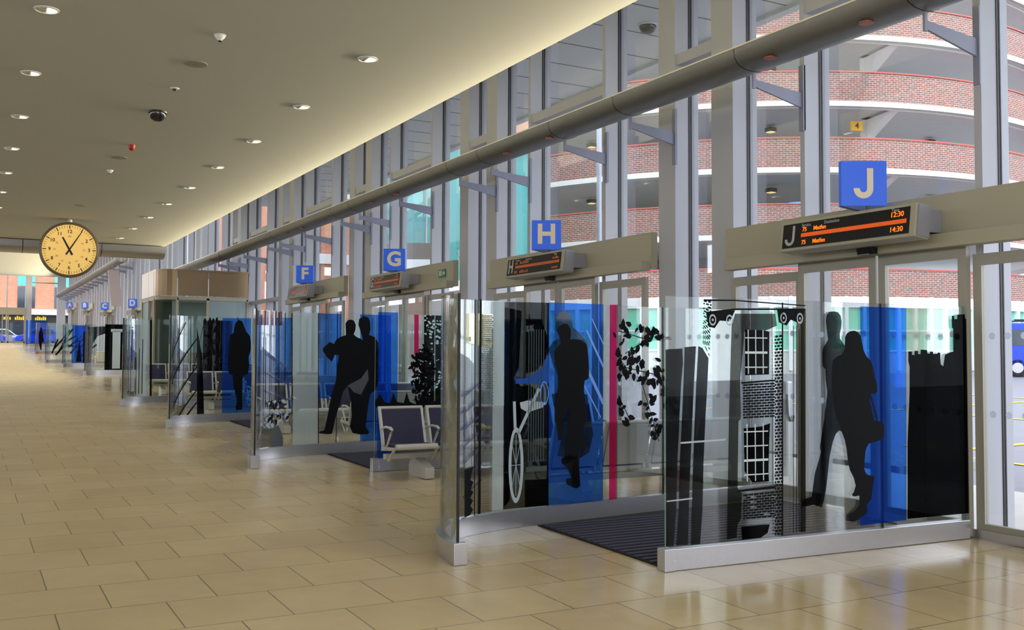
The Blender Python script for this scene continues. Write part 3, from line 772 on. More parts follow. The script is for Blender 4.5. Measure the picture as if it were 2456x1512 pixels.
st = [5.25, 7.19, 9.2, 10.6, 12.57, 13.6, 15.98, 17.96, 19.0] + [19.0 + .01 + d for d in (2.4, 4.36, 5.4, 7.8, 9.76, 10.8, 13.2)] + [-.2, 1.8, 3.8]
trough(-4, 42.0, 4.265, 'long grey uplight trough running along the near facade on brackets', st, 1250,
       [5.7, 6.81, 10.73, 11.84, 15.76, 16.9, 21.1, 22.2])
trough(50, 84.5, 5.86, 'grey uplight trough in the far hall beyond the bulkhead', [51 + 2.35 * i for i in range(15)], 900)

# ------------------------------------------------------------------ ceiling fittings
def downlight(x, y, z, label, group=None, power=12, lamp=True):
    d = thing('downlight', label, 'ceiling light', (x, y, z), 0, group)
    MB().lathe([(.098, .0), (.112, -.004), (.112, -.012), (.094, -.016), (.09, -.004)], n=28).build('rim', M_white, d, smooth=True)
    MB().lathe([(.0, -.002), (.06, -.004), (.09, -.01), (.09, -.002)], n=24, a0=pi * .5 + .16, a1=pi * 1.5 - .16).build('reflector', M_chrome, d)
    MB().lathe([(.0, -.004), (.06, -.006), (.088, -.011), (.088, -.003)], n=24, a0=-pi / 2 + .1, a1=pi / 2 - .1).build('lamp', M_downglow, d)
    if lamp:
        L = bpy.data.lights.new('downlight_lamp', 'SPOT')
        L.spot_size = radians(118)
        L.spot_blend = .7
        L.shadow_soft_size = .08
        L.energy = power * 5.5
        L.color = (1, .95, .84)
        lo = bpy.data.objects.new('downlight_lamp', L)
        COL.objects.link(lo)
        lo.location = (0, 0, -.03)
        lo.parent = d
    return d
DP = 4.2
nl = nr = 0
for i in range(-5, 9):
    y = 10.14 + 2.4 * i
    vis = i >= 0
    downlight(.63, y, CZ, ('recessed downlight in the left ceiling row, %s from the viewer' % ORD[i]) if vis else 'recessed downlight in the left ceiling row, %s one nearer than the first one shown' % ORD[-i - 1], 'downlights of the left row', DP * .62)
    downlight(3.78, y, CZ, ('recessed downlight in the right ceiling row, %s from the viewer' % ORD[i]) if vis else 'recessed downlight in the right ceiling row, %s one nearer than the first one shown' % ORD[-i - 1], 'downlights of the right row', DP * 2.4)
for i, y in enumerate((37, 44, 52, 60, 68, 77)):
    for x, nm in ((1.3, 'left'), (4.2, 'right')):
        downlight(x, y, 7.5, 'recessed downlight in the far hall ceiling, %s in its %s row' % (ORD[i], nm), 'far hall downlights', 80)

def detector(y, label):
    t = thing('smoke_detector', label, 'smoke detector', (2.21, y, CZ))
    t.scale = (.8, .8, .8)
    MB().lathe([(.0, -.012), (.075, -.012), (.075, 0)], n=24).build('base', M_white, t)
    MB().lathe([(.0, -.075), (.02, -.075), (.03, -.06), (.06, -.03), (.065, -.012)], n=24).build('body', M_white, t, smooth=True)
    MB().lathe([(.0, -.084), (.022, -.084), (.022, -.07)], n=16).build('sensor', M_plastic, t)
detector(10.12, 'white smoke detector on the ceiling nearest the viewer')
detector(18.57, 'white smoke detector on the ceiling beyond the red beacon')
for y, l_ in ((11.26, 'grey round ceiling speaker beside the nearest smoke detector'), (17.3, 'grey round ceiling speaker just beyond the red beacon'), (23.33, 'grey round ceiling speaker nearest the clock')):
    t = thing('ceiling_speaker', l_, 'speaker', (2.2, y, CZ))
    MB().lathe([(.0, -.008), (.118, -.008), (.125, 0)], n=32).build('grille', mat('speaker_grille', (128, 126, 118), .8), t)
    MB().lathe([(.118, -.01), (.128, -.006), (.128, 0), (.118, 0)], n=32).build('rim', mat('speaker_rim', (150, 147, 136), .6), t)
t = thing('motion_sensor', 'small black-eyed sensor flush with the ceiling before the dome camera', 'sensor', (2.19, 12.43, CZ))
MB().lathe([(.0, -.012), (.05, -.012), (.055, 0)], n=20).build('plate', M_white, t)
MB().lathe([(.0, -.03), (.025, -.028), (.03, -.01)], n=16).build('eye', M_plastic, t)
def dome(x, y, z, label, colr=M_plastic, r=.1):
    t = thing('dome_camera', label, 'camera', (x, y, z))
    MB().lathe([(.0, -.02), (r, -.02), (r * 1.05, 0)], n=24).build('mount', colr, t)
    MB().lathe([(r * .92, -.02), (r * .9, -.05), (r * .7, -.1), (r * .4, -.125), (0, -.132)], n=24).build('dome', mat('smoked_dome', (28, 24, 24), .08, 0, .8), t, smooth=True)
dome(2.21, 13.76, CZ, 'black dome security camera on the near ceiling', r=.12)
dome(8.3, 11.2, 6.168, 'white dome camera under the canopy outside the glass', M_white, .13)
dome(2.4, 56, 7.5, 'small black dome camera on the far hall ceiling', r=.16)
t = thing('fire_beacon', 'small red fire alarm beacon on the ceiling', 'alarm', (2.23, 16.17, CZ))
MB().lathe([(.0, -.02), (.05, -.02), (.055, 0)], n=18).build('base', M_red, t)
MB().lathe([(.048, -.02), (.045, -.06), (.025, -.085), (0, -.09)], n=18).build('lens', M_red, t, smooth=True)

# ------------------------------------------------------------------ hanging clock, 11:05
cz = 3.85
CX, CY = 2.22, 25.95
ck = thing('clock', 'large round illuminated clock hanging from the ceiling at eleven five', 'clock', (CX, CY, 0))
R = .645
pxz = lambda u, v, y=0: (u, y, v)
czc = 1.55 + (855 - 607) / 2404.67 * 23.92
ang = radians(4)     # dial turned a touch towards the viewer
ck.location = (CX, CY, czc)
ck.rotation_euler = (0, 0, -.06)
MB().lathe([(0, .13), (R, .13), (R + .012, .1), (R + .012, -.115), (R - .03, -.135), (R - .045, -.112), (0, -.11)], n=72, axis='Y').build('case', M_clockcase, ck, smooth=True)
MB().lathe([(0, -.118), (R - .05, -.118), (R - .05, -.1)], n=72, axis='Y').build('dial', M_clockface, ck)
MB().tube([(0, 0, R), (0, 0, CZ - czc)], .055, 14).build('stem', M_steel, ck)
b = MB()
c2 = MB()
for i in range(60):
    a = 2 * pi * i / 60
    big = i % 5 == 0
    r0, r1, w = (.5, .585, .011) if big else (.52, .575, .0045)
    d = Vector((sin(a), 0, cos(a)))
    q = Vector((cos(a), 0, -sin(a)))
    P = [d * r0 - q * w, d * r1 - q * w, d * r1 + q * w, d * r0 + q * w]
    bb = b if big else c2
    bb.prism([p + Vector((0, -.121, 0)) for p in P], (0, .004, 0))
    if big:
        b.build('hour_mark', M_plastic, ck)
        b = MB()
c2.build('minute_mark', mat('minute_ink', (120, 86, 50), .5), ck)
b = MB()
c2 = MB()
for i in range(1, 13):
    a = 2 * pi * i / 12
    if i != 1:
        MB().text(str(i), .115, (sin(a) * .43, -.12, cos(a) * .43), (1, 0, 0), (0, 0, 1), .003, .002).build('numeral', M_plastic, ck)
    if i != 11 and i != 1:
        MB().text('00' if i == 12 else str(12 + i), .062, (sin(a) * .315, -.12, cos(a) * .315), (1, 0, 0), (0, 0, 1), .003).build('small_numeral', mat('minute_ink'), ck)
def hand(name, a, l0, l1, w0, w1):
    d = Vector((sin(a), 0, cos(a)))
    q = Vector((cos(a), 0, -sin(a)))
    MB().prism([d * -l0 - q * w0, d * l1 - q * w1, d * l1 + q * w1, d * -l0 + q * w0], (0, .006, 0)).build(name, M_plastic, ck).location = (0, -.128 if l1 < .45 else -.136, 0)
hand('hour_hand', 2 * pi * (11 + 5 / 60) / 12, .14, .33, .024, .018)
hand('minute_hand', 2 * pi * 5.2 / 60, .14, .52, .02, .009)
MB().lathe([(0, -.14), (.022, -.14), (.022, -.125)], n=16, axis='Y').build('hub', M_plastic, ck)
# ------------------------------------------------------------------ glass screens at the gates
def cat_rom(P, n=8):
    P = [Vector(p) for p in P]
    Q = [2 * P[0] - P[1]] + P + [2 * P[-1] - P[-2]]
    out = []
    for i in range(1, len(Q) - 2):
        a, b_, c, d = Q[i - 1:i + 3]
        for j in range(n):
            t = j / n
            out.append(.5 * (2 * b_ + (c - a) * t + (2 * a - 5 * b_ + 4 * c - d) * t * t + (3 * b_ - a - 3 * c + d) * t ** 3))
    return out + [P[-1]]

class Path:
    def __init__(self, pts):
        self.p = cat_rom(pts)
        self.l = [0]
        for a, b_ in zip(self.p, self.p[1:]):
            self.l.append(self.l[-1] + (b_ - a).length)
    def at(self, u, off=0):
        u = max(0, min(u, self.l[-1]))
        i = 0
        while i < len(self.p) - 2 and self.l[i + 1] < u:
            i += 1
        a, b_ = self.p[i], self.p[i + 1]
        t = (b_ - a) / (b_ - a).length
        f = (u - self.l[i])
        q = a + t * f
        return q.x + t.y * off, q.y - t.x * off
    def strip(self, mb, o0, o1, z0, z1, u0=0, u1=None, dz=None):
        u1 = self.l[-1] if u1 is None else u1
        us = [u0] + [u for u in self.l if u0 + 1e-4 < u < u1 - 1e-4] + [u1]
        rings = []
        for u in us:
            (xa, ya), (xb, yb) = self.at(u, o0), self.at(u, o1)
            za = dz(ya) if dz else 0
            rings.append([mb.bm.verts.new(p) for p in ((xa, ya, z0 + za), (xb, yb, z0 + za), (xb, yb, z1 + za), (xa, ya, z1 + za))])
        fs = []
        for A, B in zip(rings, rings[1:]):
            for k in range(4):
                fs.append((k, mb.bm.faces.new([A[k], A[(k + 1) % 4], B[(k + 1) % 4], B[k]])))
        fs.append((9, mb.bm.faces.new(rings[0])))
        fs.append((9, mb.bm.faces.new(rings[-1][::-1])))
        return fs

SLOPE = lambda y: .0205 * y
STRAIGHT = Path([(0, 0), (1, 0), (2, 0), (2.913, 0)])
HOOKP = [(3.0, 6.2), (3.03, 6.5), (3.15, 6.80), (3.38, 7.02), (3.7, 7.15), (4.2, 7.25), (5.65, 7.40), (7.08, 7.49)]
HOOK = Path([(x - 3.0, y - 6.2) for x, y in HOOKP])

def sheet(path, parent, u0, u1, z0=.13, z1=1.845, dz=None):
    mb = MB()
    for k, f in path.strip(mb, -.006, .006, z0, z1, u0, u1, dz):
        f.material_index = 1 if k in (0, 2, 9) else 0
    return mb.build('glass_sheet', [M_screen, M_edge], parent, smooth=True)

def art(name, path, parent, polys, material, layer=1, dz=None, curved=True):
    """vinyl print lying on the glass: outlines in metres along and up the sheet"""
    bm = bmesh.new()
    for P in polys:
        tri = geometry.tessellate_polygon([[Vector((u, v, 0)) for u, v in P]])
        vv = [bm.verts.new((u, v, 0)) for u, v in P]
        for t in tri:
            try:
                bm.faces.new([vv[i] for i in t])
            except ValueError:
                pass
    if curved:
        us = [v.co.x for v in bm.verts]
        for u in path.l:
            if min(us) < u < min(max(us), 2.4):
                bmesh.ops.bisect_plane(bm, geom=bm.verts[:] + bm.edges[:] + bm.faces[:], plane_co=(u, 0, 0), plane_no=(1, 0, 0))
    for v in bm.verts:
        u, h = v.co.x, v.co.y
        x, y = path.at(u, .0075 + .0015 * layer)
        v.co = (x, y, h + (dz(y) if dz else 0))
    bmesh.ops.recalc_face_normals(bm, faces=bm.faces)
    mb = MB()
    mb.bm.free()
    mb.bm = bm
    return mb.build(name, material, parent, recalc=False)

def rect(u0, u1, v0, v1):
    return [(u0, v0), (u1, v0), (u1, v1), (u0, v1)]
def lerpq(q, a, b_):
    (x0, y0), (x1, y1), (x2, y2), (x3, y3) = q      # tl tr br bl
    tx, ty = x0 + (x1 - x0) * a, y0 + (y1 - y0) * a
    bx_, by = x3 + (x2 - x3) * a, y3 + (y2 - y3) * a
    return (tx + (bx_ - tx) * b_, ty + (by - ty) * b_)
def bricks(q, rows, cols, gap=.16, gapv=.3, ragged=0):
    out = []
    for r_ in range(rows):
        for c in range(-1, cols + 1):
            a0 = (c + (.5 if r_ % 2 else 0) + gap / 2) / cols
            a1 = a0 + (1 - gap) / cols
            a0, a1 = max(0, a0), min(1, a1)
            if a1 - a0 < .1 / cols or (ragged and rng.random() < ragged):
                continue
            b0, b1 = (r_ + gapv / 2) / rows, (r_ + 1 - gapv / 2) / rows
            out.append([lerpq(q, a0, b0), lerpq(q, a1, b0), lerpq(q, a1, b1), lerpq(q, a0, b1)])
    return out
def leaf(u, v, r, a, w=.45):
    pts = [(1, 0), (.5, w), (-.2, w * .95), (-.8, w * .35), (-1, 0), (-.8, -w * .35), (-.2, -w * .95), (.5, -w)]
    return [(u + (x * cos(a) - y * sin(a)) * r, v + (x * sin(a) + y * cos(a)) * r) for x, y in pts]
def disc(u, v, ru, rv=None, n=14):
    rv = rv or ru
    return [(u + ru * cos(2 * pi * i / n), v + rv * sin(2 * pi * i / n)) for i in range(n)]
def line(p, q, w):
    d = Vector((q[0] - p[0], q[1] - p[1]))
    n_ = Vector((-d.y, d.x)).normalized() * w / 2
    return [(p[0] + n_.x, p[1] + n_.y), (q[0] + n_.x, q[1] + n_.y), (q[0] - n_.x, q[1] - n_.y), (p[0] - n_.x, p[1] - n_.y)]
def ring(u, v, ru, rv, t, n=28):
    return [[(u + ru * cos(2 * pi * i / n), v + rv * sin(2 * pi * i / n)), (u + ru * cos(2 * pi * (i + 1) / n), v + rv * sin(2 * pi * (i + 1) / n)),
             (u + (ru - t) * cos(2 * pi * (i + 1) / n), v + (rv - t * 1.4) * sin(2 * pi * (i + 1) / n)), (u + (ru - t) * cos(2 * pi * i / n), v + (rv - t * 1.4) * sin(2 * pi * i / n))] for i in range(n)]

PANEL_LAB = {'J': 'straight glass screen printed with a walking couple and a castle at gate J',
             'H': 'straight glass screen with leaf prints and a dotted dark film behind the front bench',
             'G': 'straight glass screen at gate G with a plain blue end film',
             'F': 'straight glass screen at gate F behind the striped curved screens'}
HOOK_LAB = {'J': 'curved glass screen with a cyclist and black leaves on blue at gate J',
            'H': 'curved glass screen with two standing figures and stair railings at gate H',
            'G': 'curved glass screen with a woman silhouette on blue at gate G',
            'F': 'curved glass screen with a single black stripe at gate F'}

def panel(k, letter):
    x0, y0 = 4.17, 5.44 + 5.4 * k
    P = thing('glass_screen', PANEL_LAB[letter], 'glass screen', (x0, y0, zf(y0)), atan2(-.13, 2.91), 'straight gate screens')
    sheet(STRAIGHT, P, 0, 1.985)
    sheet(STRAIGHT, P, 1.99, 2.9)
    MB().box(1.984, 1.991, -.007, .007, .14, 1.845).build('joint_seal', M_gasket, P)
    mb = MB()
    mb.box(-.0, 2.9, -.035, .035, 0, .145)
    mb.build('base_rail', M_steel, P, bevel=.004)
    MB().box(-.035, .045, -.045, .045, 0, .15).box(.045, .06, -.04, .04, .03, .07).build('end_cap', M_steel, P, bevel=.004)
    return P

def hook_base(path, P, dz, u1=None):
    mb = MB()
    path.strip(mb, -.035, .035, 0, .14, 0, u1, dz)
    mb.build('base_rail', M_steel, P, smooth=True)
    a = path.at(0, -.045)
    c = path.at(0, .045)
    mb = MB()
    mb.box(-.05, .05, -.035, .03, 0, .15)
    mb.build('end_cap', M_steel, P, bevel=.004)

def hook(k, letter):
    y0 = 6.2 + 5.4 * k
    P = thing('curved_glass_screen', HOOK_LAB[letter], 'glass screen', (3.0, y0, zf(y0)), 0, 'curved gate screens')
    sheet(HOOK, P, 0.02, 1.945, dz=SLOPE)
    sheet(HOOK, P, 1.95, 3.26, dz=SLOPE)
    sheet(HOOK, P, 3.265, HOOK.l[-1] - .01, dz=SLOPE)
    hook_base(HOOK, P, SLOPE)
    for u in (1.947, 3.262):
        x_, y_ = HOOK.at(u)
        z_0 = SLOPE(y_)
        MB().box(x_ - .004, x_ + .004, y_ - .008, y_ + .008, .14 + z_0, 1.845 + z_0).build('joint_seal', M_gasket, P)
    b = MB().box(-.008, .008, .005, .02, .14, 1.85)
    b.build('edge_strip', M_gasket, P)
    return P

A = ART
panels = {g: panel(k, g) for k, g in enumerate(GATES)}
hooks = {g: hook(k, g) for k, g in enumerate(GATES)}

# --- gate J straight screen
P = panels['J']
S_ = STRAIGHT
pr = lambda nm, polys, mt, ly=1: art(nm, STRAIGHT, P, polys, mt, ly, curved=False)
pr('blue_film', [A['j_blue']], M_blue)
pr('pale_film', [A['j_pale']], M_palefilm)
pr('castle_print', [A['j_castle']], glass_mat('black_film', (.03, .032, .035), .1, body=(6, 6, 7), bodyfac=.75), 2)
pr('man_print', [A['j_man']], glass_mat('dense_film', (.1, .11, .12), .12, body=(10, 10, 12), bodyfac=.35), 2)
pr('woman_print', [A['j_woman'], A['j_strap']], M_black, 3)
pr('dark_pillar_film', [A['j_dark1'], A['j_dark2'], A['j_dark3']], glass_mat('charcoal_film', (.06, .064, .07), .3, body=(8, 8, 9), bodyfac=.4), 1)
pr('ladder_print', [A['j_rungA'], line((.12, .85), (.5, .86), .012)], M_paleprint, 2)
pr('town_house_print', [A['j_column'], A['j_col2']], glass_mat('house_film', (.2, .195, .18), .25, body=(16, 15, 14), bodyfac=.25), 1)
wn_ = MATS['black_film']
for q in ('j_win1', 'j_win2', 'j_win3'):
    pr('window_print', [A[q]], wn_, 2)
mun = []
for q, nv, nh in ((A['j_win1'], 3, 3), (A['j_win2'], 3, 4)):
    us = [u for u, v in q]
    vs_ = [v for u, v in q]
    u0, u1, v0, v1 = min(us), max(us) - .02, min(vs_) + .01, max(vs_)
    for i in range(nv):
        uu = u0 + .02 + (u1 - u0) * (i + .12) / nv
        mun.append(line((uu, v0), (uu, v1), .008))
    for i in range(nh):
        vv = v0 + (v1 - v0) * (i + .45) / nh
        mun.append(line((u0, vv), (u1, vv), .008 if i != 1 else .016))
pr('muntin_print', mun, mat('muntin_vinyl', (214, 226, 226), .5), 3)
for q in (bricks(A['j_brickcol'], 62, 2, .22, .34), bricks(A['j_brickA'], 13, 6, .12, .34), bricks(A['j_brickB'], 10, 6, .12, .34, .06), bricks(A['j_brickC'], 18, 2, .3, .4, .08)):
    pr('brickwork_print', q, M_black, 2)
pr('column_line_print', [A['j_line1'], A['j_line2'], A['j_line3'], A['j_line4'], A['j_beam'], A['j_beam2'], A['j_lintel'], A['j_lintel2']], M_black, 3)
cp = [A['j_cap1'], A['j_cap2']]
for q in cp:
    pr('capital_print', [q], M_black, 2)
vol = []
for c in cp:
    us = [u for u, v in c]
    vs_ = [v for u, v in c]
    for f in (.22, .8):
        uc, vc = min(us) + (max(us) - min(us)) * f, min(vs_) + (max(vs_) - min(vs_)) * .45
        vol += ring(uc, vc, .03, .04, .009, 16) + [disc(uc, vc, .009)]
pr('volute_print', vol, M_paleprint, 3)

# --- gate J curved screen
P = hooks['J']
S_ = HOOK
ph = lambda nm, polys, mt, ly=1: art(nm, HOOK, P, polys, mt, ly, dz=SLOPE)
ph('blue_film', [A['hj_blue']], M_blue)
ph('dark_film', [A['hj_dark']], M_darkfilm)
ph('frosted_film', [A['hj_frost']], M_frost)
ph('yellow_film', [A['hj_yellow']], M_yellow)
ph('pink_film', [A['hj_pink']], M_pink)
for q in ('hj_line1', 'hj_line2', 'hj_line3', 'hj_rail'):
    ph('railing_stripe_print' if q == 'hj_rail' else 'stripe_print', [A[q]], M_black, 2)
ph('shadow_print', [A['hj_black'], A['hj_black2'], A['hj_black3']], glass_mat('soot_film', (.07, .075, .08), .3, body=(10, 10, 12), bodyfac=.5), 2)
col = []
for i in range(7):
    uu = 1.735 + i * .026
    col.append(line((uu, .52), (uu + .004, 1.62), .009))
ph('fluted_column_print', col + [rect(1.71, 1.93, .44, .48)], glass_mat('column_film', (.62, .68, .68), .2, body=(150, 165, 165), bodyfac=.45), 3)
dots = []
q = A['hj_dots']
for i in range(7):
    for j in range(48):
        c = lerpq(q, (i + .5 + (.25 if j % 2 else -.25)) / 7, (j + .5) / 48)
        dots.append(disc(c[0], c[1], .0065, .0065, 6))
ph('dot_screen_print', dots, mat('dot_ink', (40, 60, 62), .5), 2)
ph('jacket_print', [A['hj_jacket']], glass_mat('bright_blue_film', (.16, .42, 1.0), .2, body=(70, 130, 255), bodyfac=.65), 3)
bc = A['hj_wheelc']
wc = bc[0]
wheel = ring(wc[0], wc[1], .078, .31, .03)
bike = wheel + [line(wc, (wc[0] + .06 * cos(a), wc[1] + .25 * sin(a)), .005) for a in [i * pi / 4 for i in range(8)]]
bike += [line((wc[0] + .02, wc[1] + .25), (wc[0] + .24, wc[1] + .62), .03), line((wc[0] - .01, wc[1] + .3), (wc[0] - .02, wc[1] + .52), .03), A['hj_saddle']]
ph('bicycle_print', bike, M_paleprint, 3)
ph('cable_print', ring(1.9, 1.085, .045, .1, .006, 20) + ring(1.885, 1.07, .025, .09, .005, 20), mat('light_blue_ink', (120, 170, 255), .5), 4)
ph('ghost_print', [A['hj_ghost'], A['hj_ghost2']], M_ghost, 2)
ph('cyclist_print', [A['hj_man'], A['hj_foot']], M_black, 4)
ph('beam_print', [line((2.36, 1.62), (2.55, 1.3), .02), line((2.3, 1.4), (2.55, .98), .03), line((2.42, 1.72), (2.55, 1.5), .012), line((2.33, 1.15), (2.52, .86), .012)], mat('light_blue_ink'), 3)
lv = []
for (ua, va, ub, vb, cnt, sd) in ((2.72, 1.62, 3.05, 1.55, 18, .09), (2.8, 1.42, 3.2, 1.62, 13, .05), (2.78, 1.3, 3.22, 1.22, 26, .1), (3.0, 1.15, 3.2, .62, 26, .075), (2.72, 1.05, 2.86, .82, 9, .05), (3.1, 1.62, 3.36, 1.55, 8, .03), (2.72, 1.4, 2.84, 1.25, 8, .05), (3.15, 1.3, 3.4, .9, 20, .08)):
    lv.append(line((ua, va), (ub, vb), .008))
    for i in range(cnt):
        t = rng.random()
        lv.append(leaf(ua + (ub - ua) * t + rng.uniform(-sd, sd), va + (vb - va) * t + rng.uniform(-sd, sd), rng.uniform(.026, .052), rng.uniform(0, 2 * pi), rng.uniform(.4, .62)))
ph('leaf_print', lv, M_black, 3)
lv = [leaf(.1 + .36 * (i % 3) + rng.uniform(-.05, .05), .22 + i * .036, rng.uniform(.09, .15), (.9 if i % 2 else 2.2) + rng.uniform(-.2, .2), .34) for i in range(44)]
ph('pale_leaf_print', lv, glass_mat('sage_film', (.55, .52, .4), .2, body=(176, 166, 120), bodyfac=.55), 1)
rl = [line((1.02, .3 + i * .13), (1.24, .42 + i * .13), .02) for i in range(7)]
ph('railing_print', rl, glass_mat('lilac_film', (.6, .6, .75), .2, body=(120, 120, 160), bodyfac=.5), 1)

# --- gate H straight screen
P = panels['H']
pr('dark_film', [A['p_dark'], A['p_dark2']], MATS['charcoal_film'])
pr('pink_film', [A['p_pink'], A['p_pinkdot']], M_pink)
dots = []
for nm, n_ in (('p_dark', 46), ('p_dark2', 40)):
    for i in range(n_):
        c = lerpq(A[nm], rng.uniform(.06, .94), rng.random() ** 1.5)
        dots.append(leaf(c[0], c[1], rng.uniform(.008, .022), rng.uniform(-.6, .6), .6))
pr('dot_pattern_print', dots, mat('spot_ink', (190, 225, 225), .5), 2)
lv = [A['p_grass'], A['p_low']]
for i in range(190):
    a = rng.uniform(0, 2 * pi)
    c = A['p_tree']
    uc, vc = sum(u for u, v in c) / len(c), sum(v for u, v in c) / len(c)
    q_ = rng.random() ** .6
    lv.append(leaf(uc + cos(a) * .15 * q_, vc + sin(a) * .36 * q_, rng.uniform(.02, .045), rng.uniform(0, 6.3), .45))
pr('leaf_print', lv, M_black, 3)
pr('blue_film', [rect(.03, .27, .12, 1.82)], M_blue, 1)

# --- gate H curved screen
P = hooks['H']
ph('frosted_film', [A['hg_frost']], M_frost)
ph('blue_film', [A['hg_blue'], A['hg_blue2']], M_blue)
ph('couple_print', [A['hg_man'], A['hg_woman']], M_black, 3)
ph('skirt_print', [A['hg_skirt']], mat('grey_ink', (72, 76, 78), .5), 4)
ph('railing_print', [A[q] for q in ('hg_line', 'hg_l1', 'hg_l2', 'hg_l3', 'hg_l4', 'hg_l5')], M_black, 2)
ph('stair_print', [A[q] for q in ('hg_b1', 'hg_b2', 'hg_b3')], glass_mat('lilac_film'), 3)
ph('vase_print', [A['hg_vase']], mat('grey_ink'), 3)
fx = A['hg_flower']
u0, u1, v0, v1 = min(u for u, v in fx), max(u for u, v in fx), min(v for u, v in fx), max(v for u, v in fx)
fl_ = [leaf(rng.uniform(u0, u1), rng.uniform(v0 - .05, v1 + .08), rng.uniform(.02, .05), rng.uniform(0, 6.3), .5) for i in range(44)]
ph('flower_print', fl_[:30], M_paleprint, 3)
ph('flower_shadow_print', fl_[30:], M_black, 4)
ph('red_brick_print', [rect(.55 + .09 * i, .6 + .09 * i, 1.66, 1.84) for i in range(7)], glass_mat('maroon_film', (.4, .15, .12), .2, body=(110, 40, 36), bodyfac=.5), 1)

# --- gates G and F
P = panels['G']
pr('blue_film', [rect(.02, .6, .15, 1.82)], M_blue)
P = panels['F']
pr('dark_film', [rect(.3, .9, .15, 1.82)], MATS['charcoal_film'])
pr('branch_print', [line((.1 + .2 * i, .7), (.3 + .17 * i, 1.7), .015) for i in range(4)] + [line((.2, .9 + .12 * i), (.9, .75 + .12 * i), .02) for i in range(3)], M_black, 2)
P = hooks['G']
ph('blue_film', [A['he_blue']], M_blue)
ph('woman_print', [A['he_woman']], M_black, 3)
ph('dark_film', [A['he_dark']], M_darkfilm)
q = A['he_dark']
ph('tower_block_print', [disc(*lerpq(q, rng.random(), rng.random()), rng.uniform(.01, .03), rng.uniform(.02, .07), 6) for i in range(60)], M_black, 2)
ph('cable_print', [A['he_d%d' % i] for i in range(5)] + [A['he_v0'], A['he_v1']], M_black, 2)
ph('slope_print', [A['he_slope']], MATS['charcoal_film'], 2)
P = hooks['F']
ph('stripe_print', [A['hd_line']], M_black, 2)
ph('frosted_film', [A['hd_frost']], M_frost)
ph('mast_print', [line((.7 + .08 * i, .2), (.7 + .08 * i, 1.0 + .2 * (i % 3)), .02) for i in range(6)], MATS['charcoal_film'], 1)

# --- far hall screens
def far_hook(x, y, label, films):
    xe = 7.08 - x
    pth = Path([(0, 0), (.03, .3), (.15, .6), (.4, .82), (.75, .95), (1.3, 1.03), (xe - .3, 1.12), (xe, 1.15)])
    P = thing('curved_glass_screen', label, 'glass screen', (x, y, zf(y)), 0, 'curved gate screens')
    dz = lambda yy_: (zf(y + yy_) - zf(y))
    sheet(pth, P, .02, 1.7, dz=dz)
    sheet(pth, P, 1.705, pth.l[-1] - .01, dz=dz)
    hook_base(pth, P, dz)
    MB().box(-.008, .008, .005, .02, .14, 1.85).build('edge_strip', M_gasket, P)
    for nm, polys, mt, ly in films:
        art(nm, pth, P, polys, mt, ly, dz=dz)
    return P
far_hook(3.88, 38.5, 'curved glass screen with a pale column on black at gate D', [('black_film', [rect(1.35, 2.6, .15, 1.83)], wn_, 1), ('column_print', [rect(1.62, 1.9, .2, 1.6), rect(1.56, 1.96, 1.55, 1.66)], M_paleprint, 2), ('blue_film', [rect(2.6, 2.9, .15, 1.83)], M_blue, 1)])
far_hook(3.86, 47.2, 'curved glass screen with an arch on blue before gate C', [('blue_film', [rect(1.0, 1.7, .15, 1.83)], M_blue, 1), ('arch_print', [[(1.5, .16), (1.5, 1.5), (1.7, 1.75), (2.5, 1.8), (2.5, 1.5), (2.1, 1.35), (1.9, 1.0), (1.85, .16)], [(1.2, .2), (1.35, 1.2), (1.45, .2)]], M_black, 2)])
far_hook(3.6, 53.4, 'curved glass screen with tangled black branches at gate C', [('branch_print', [line((.9 + .1 * i, rng.uniform(.2, 1)), (1.2 + .14 * i, rng.uniform(.7, 1.7)), .08) for i in range(14)], M_black, 2), ('blue_film', [rect(2.0, 2.6, .15, 1.83)], M_blue, 1)])
PX = [(0, .72), (.02, .45), (.1, .15), (.16, .0), (.24, .0), (.24, .25), (.27, .45), (.36, .5), (.4, .62), (.34, .72), (.34, .95), (.3, 1.12), (.24, 1.18), (.25, 1.28), (.2, 1.36), (.14, 1.36), (.1, 1.28), (.12, 1.18), (.04, 1.1), (0, .95)]
far_hook(3.86, 65.5, 'curved glass screen with a small black figure at gate B', [('figure_print', [[(.75 + u * .9, .2 + v) for u, v in PX]], M_black, 2)])
far_hook(3.95, 77.0, 'curved glass screen with a full blue film before the end wall', [('blue_film', [rect(.05, 2.0, .15, 1.83)], M_blue, 1)])

# ------------------------------------------------------------------ entrance mats
for k, g in enumerate(GATES):
    y0 = 5.4 * k
    pts = [(4.2, 5.5), (7.0, 5.4), (7.0, 7.4), (5.6, 7.33), (4.2, 7.19)]
    b = MB()
    b.prism([(x, y + y0, zf(y + y0) + .002) for x, y in pts], (0, 0, .006))
    nb = len(b.bm.faces)
    n_ = 18
    for i in range(n_):
        st_ = (7.16 - 5.53) / n_
        ya = 5.53 + st_ * (i + .12)
        q = [(4.21, ya, .008), (6.99, ya - .06, .008), (6.99, ya - .06 + st_ * .6, .008), (4.21, ya + st_ * .6, .008)]
        b.prism([(x, y + y0, zf(y + y0) + h) for x, y, h in q], (0, 0, .011))
    for i, f in enumerate(b.bm.faces):
        f.material_index = 0 if i < nb else 1
    mt_ = b.build('entrance_mat', [mat('mat_backing', (14, 14, 17), .95), M_carpet], at=(5.6, 6.3 + y0, zf(6.3 + y0)))
    tag(mt_, 'dark ribbed entrance mat inside the gate %s doors' % g, 'mat', 'gate entrance mats')

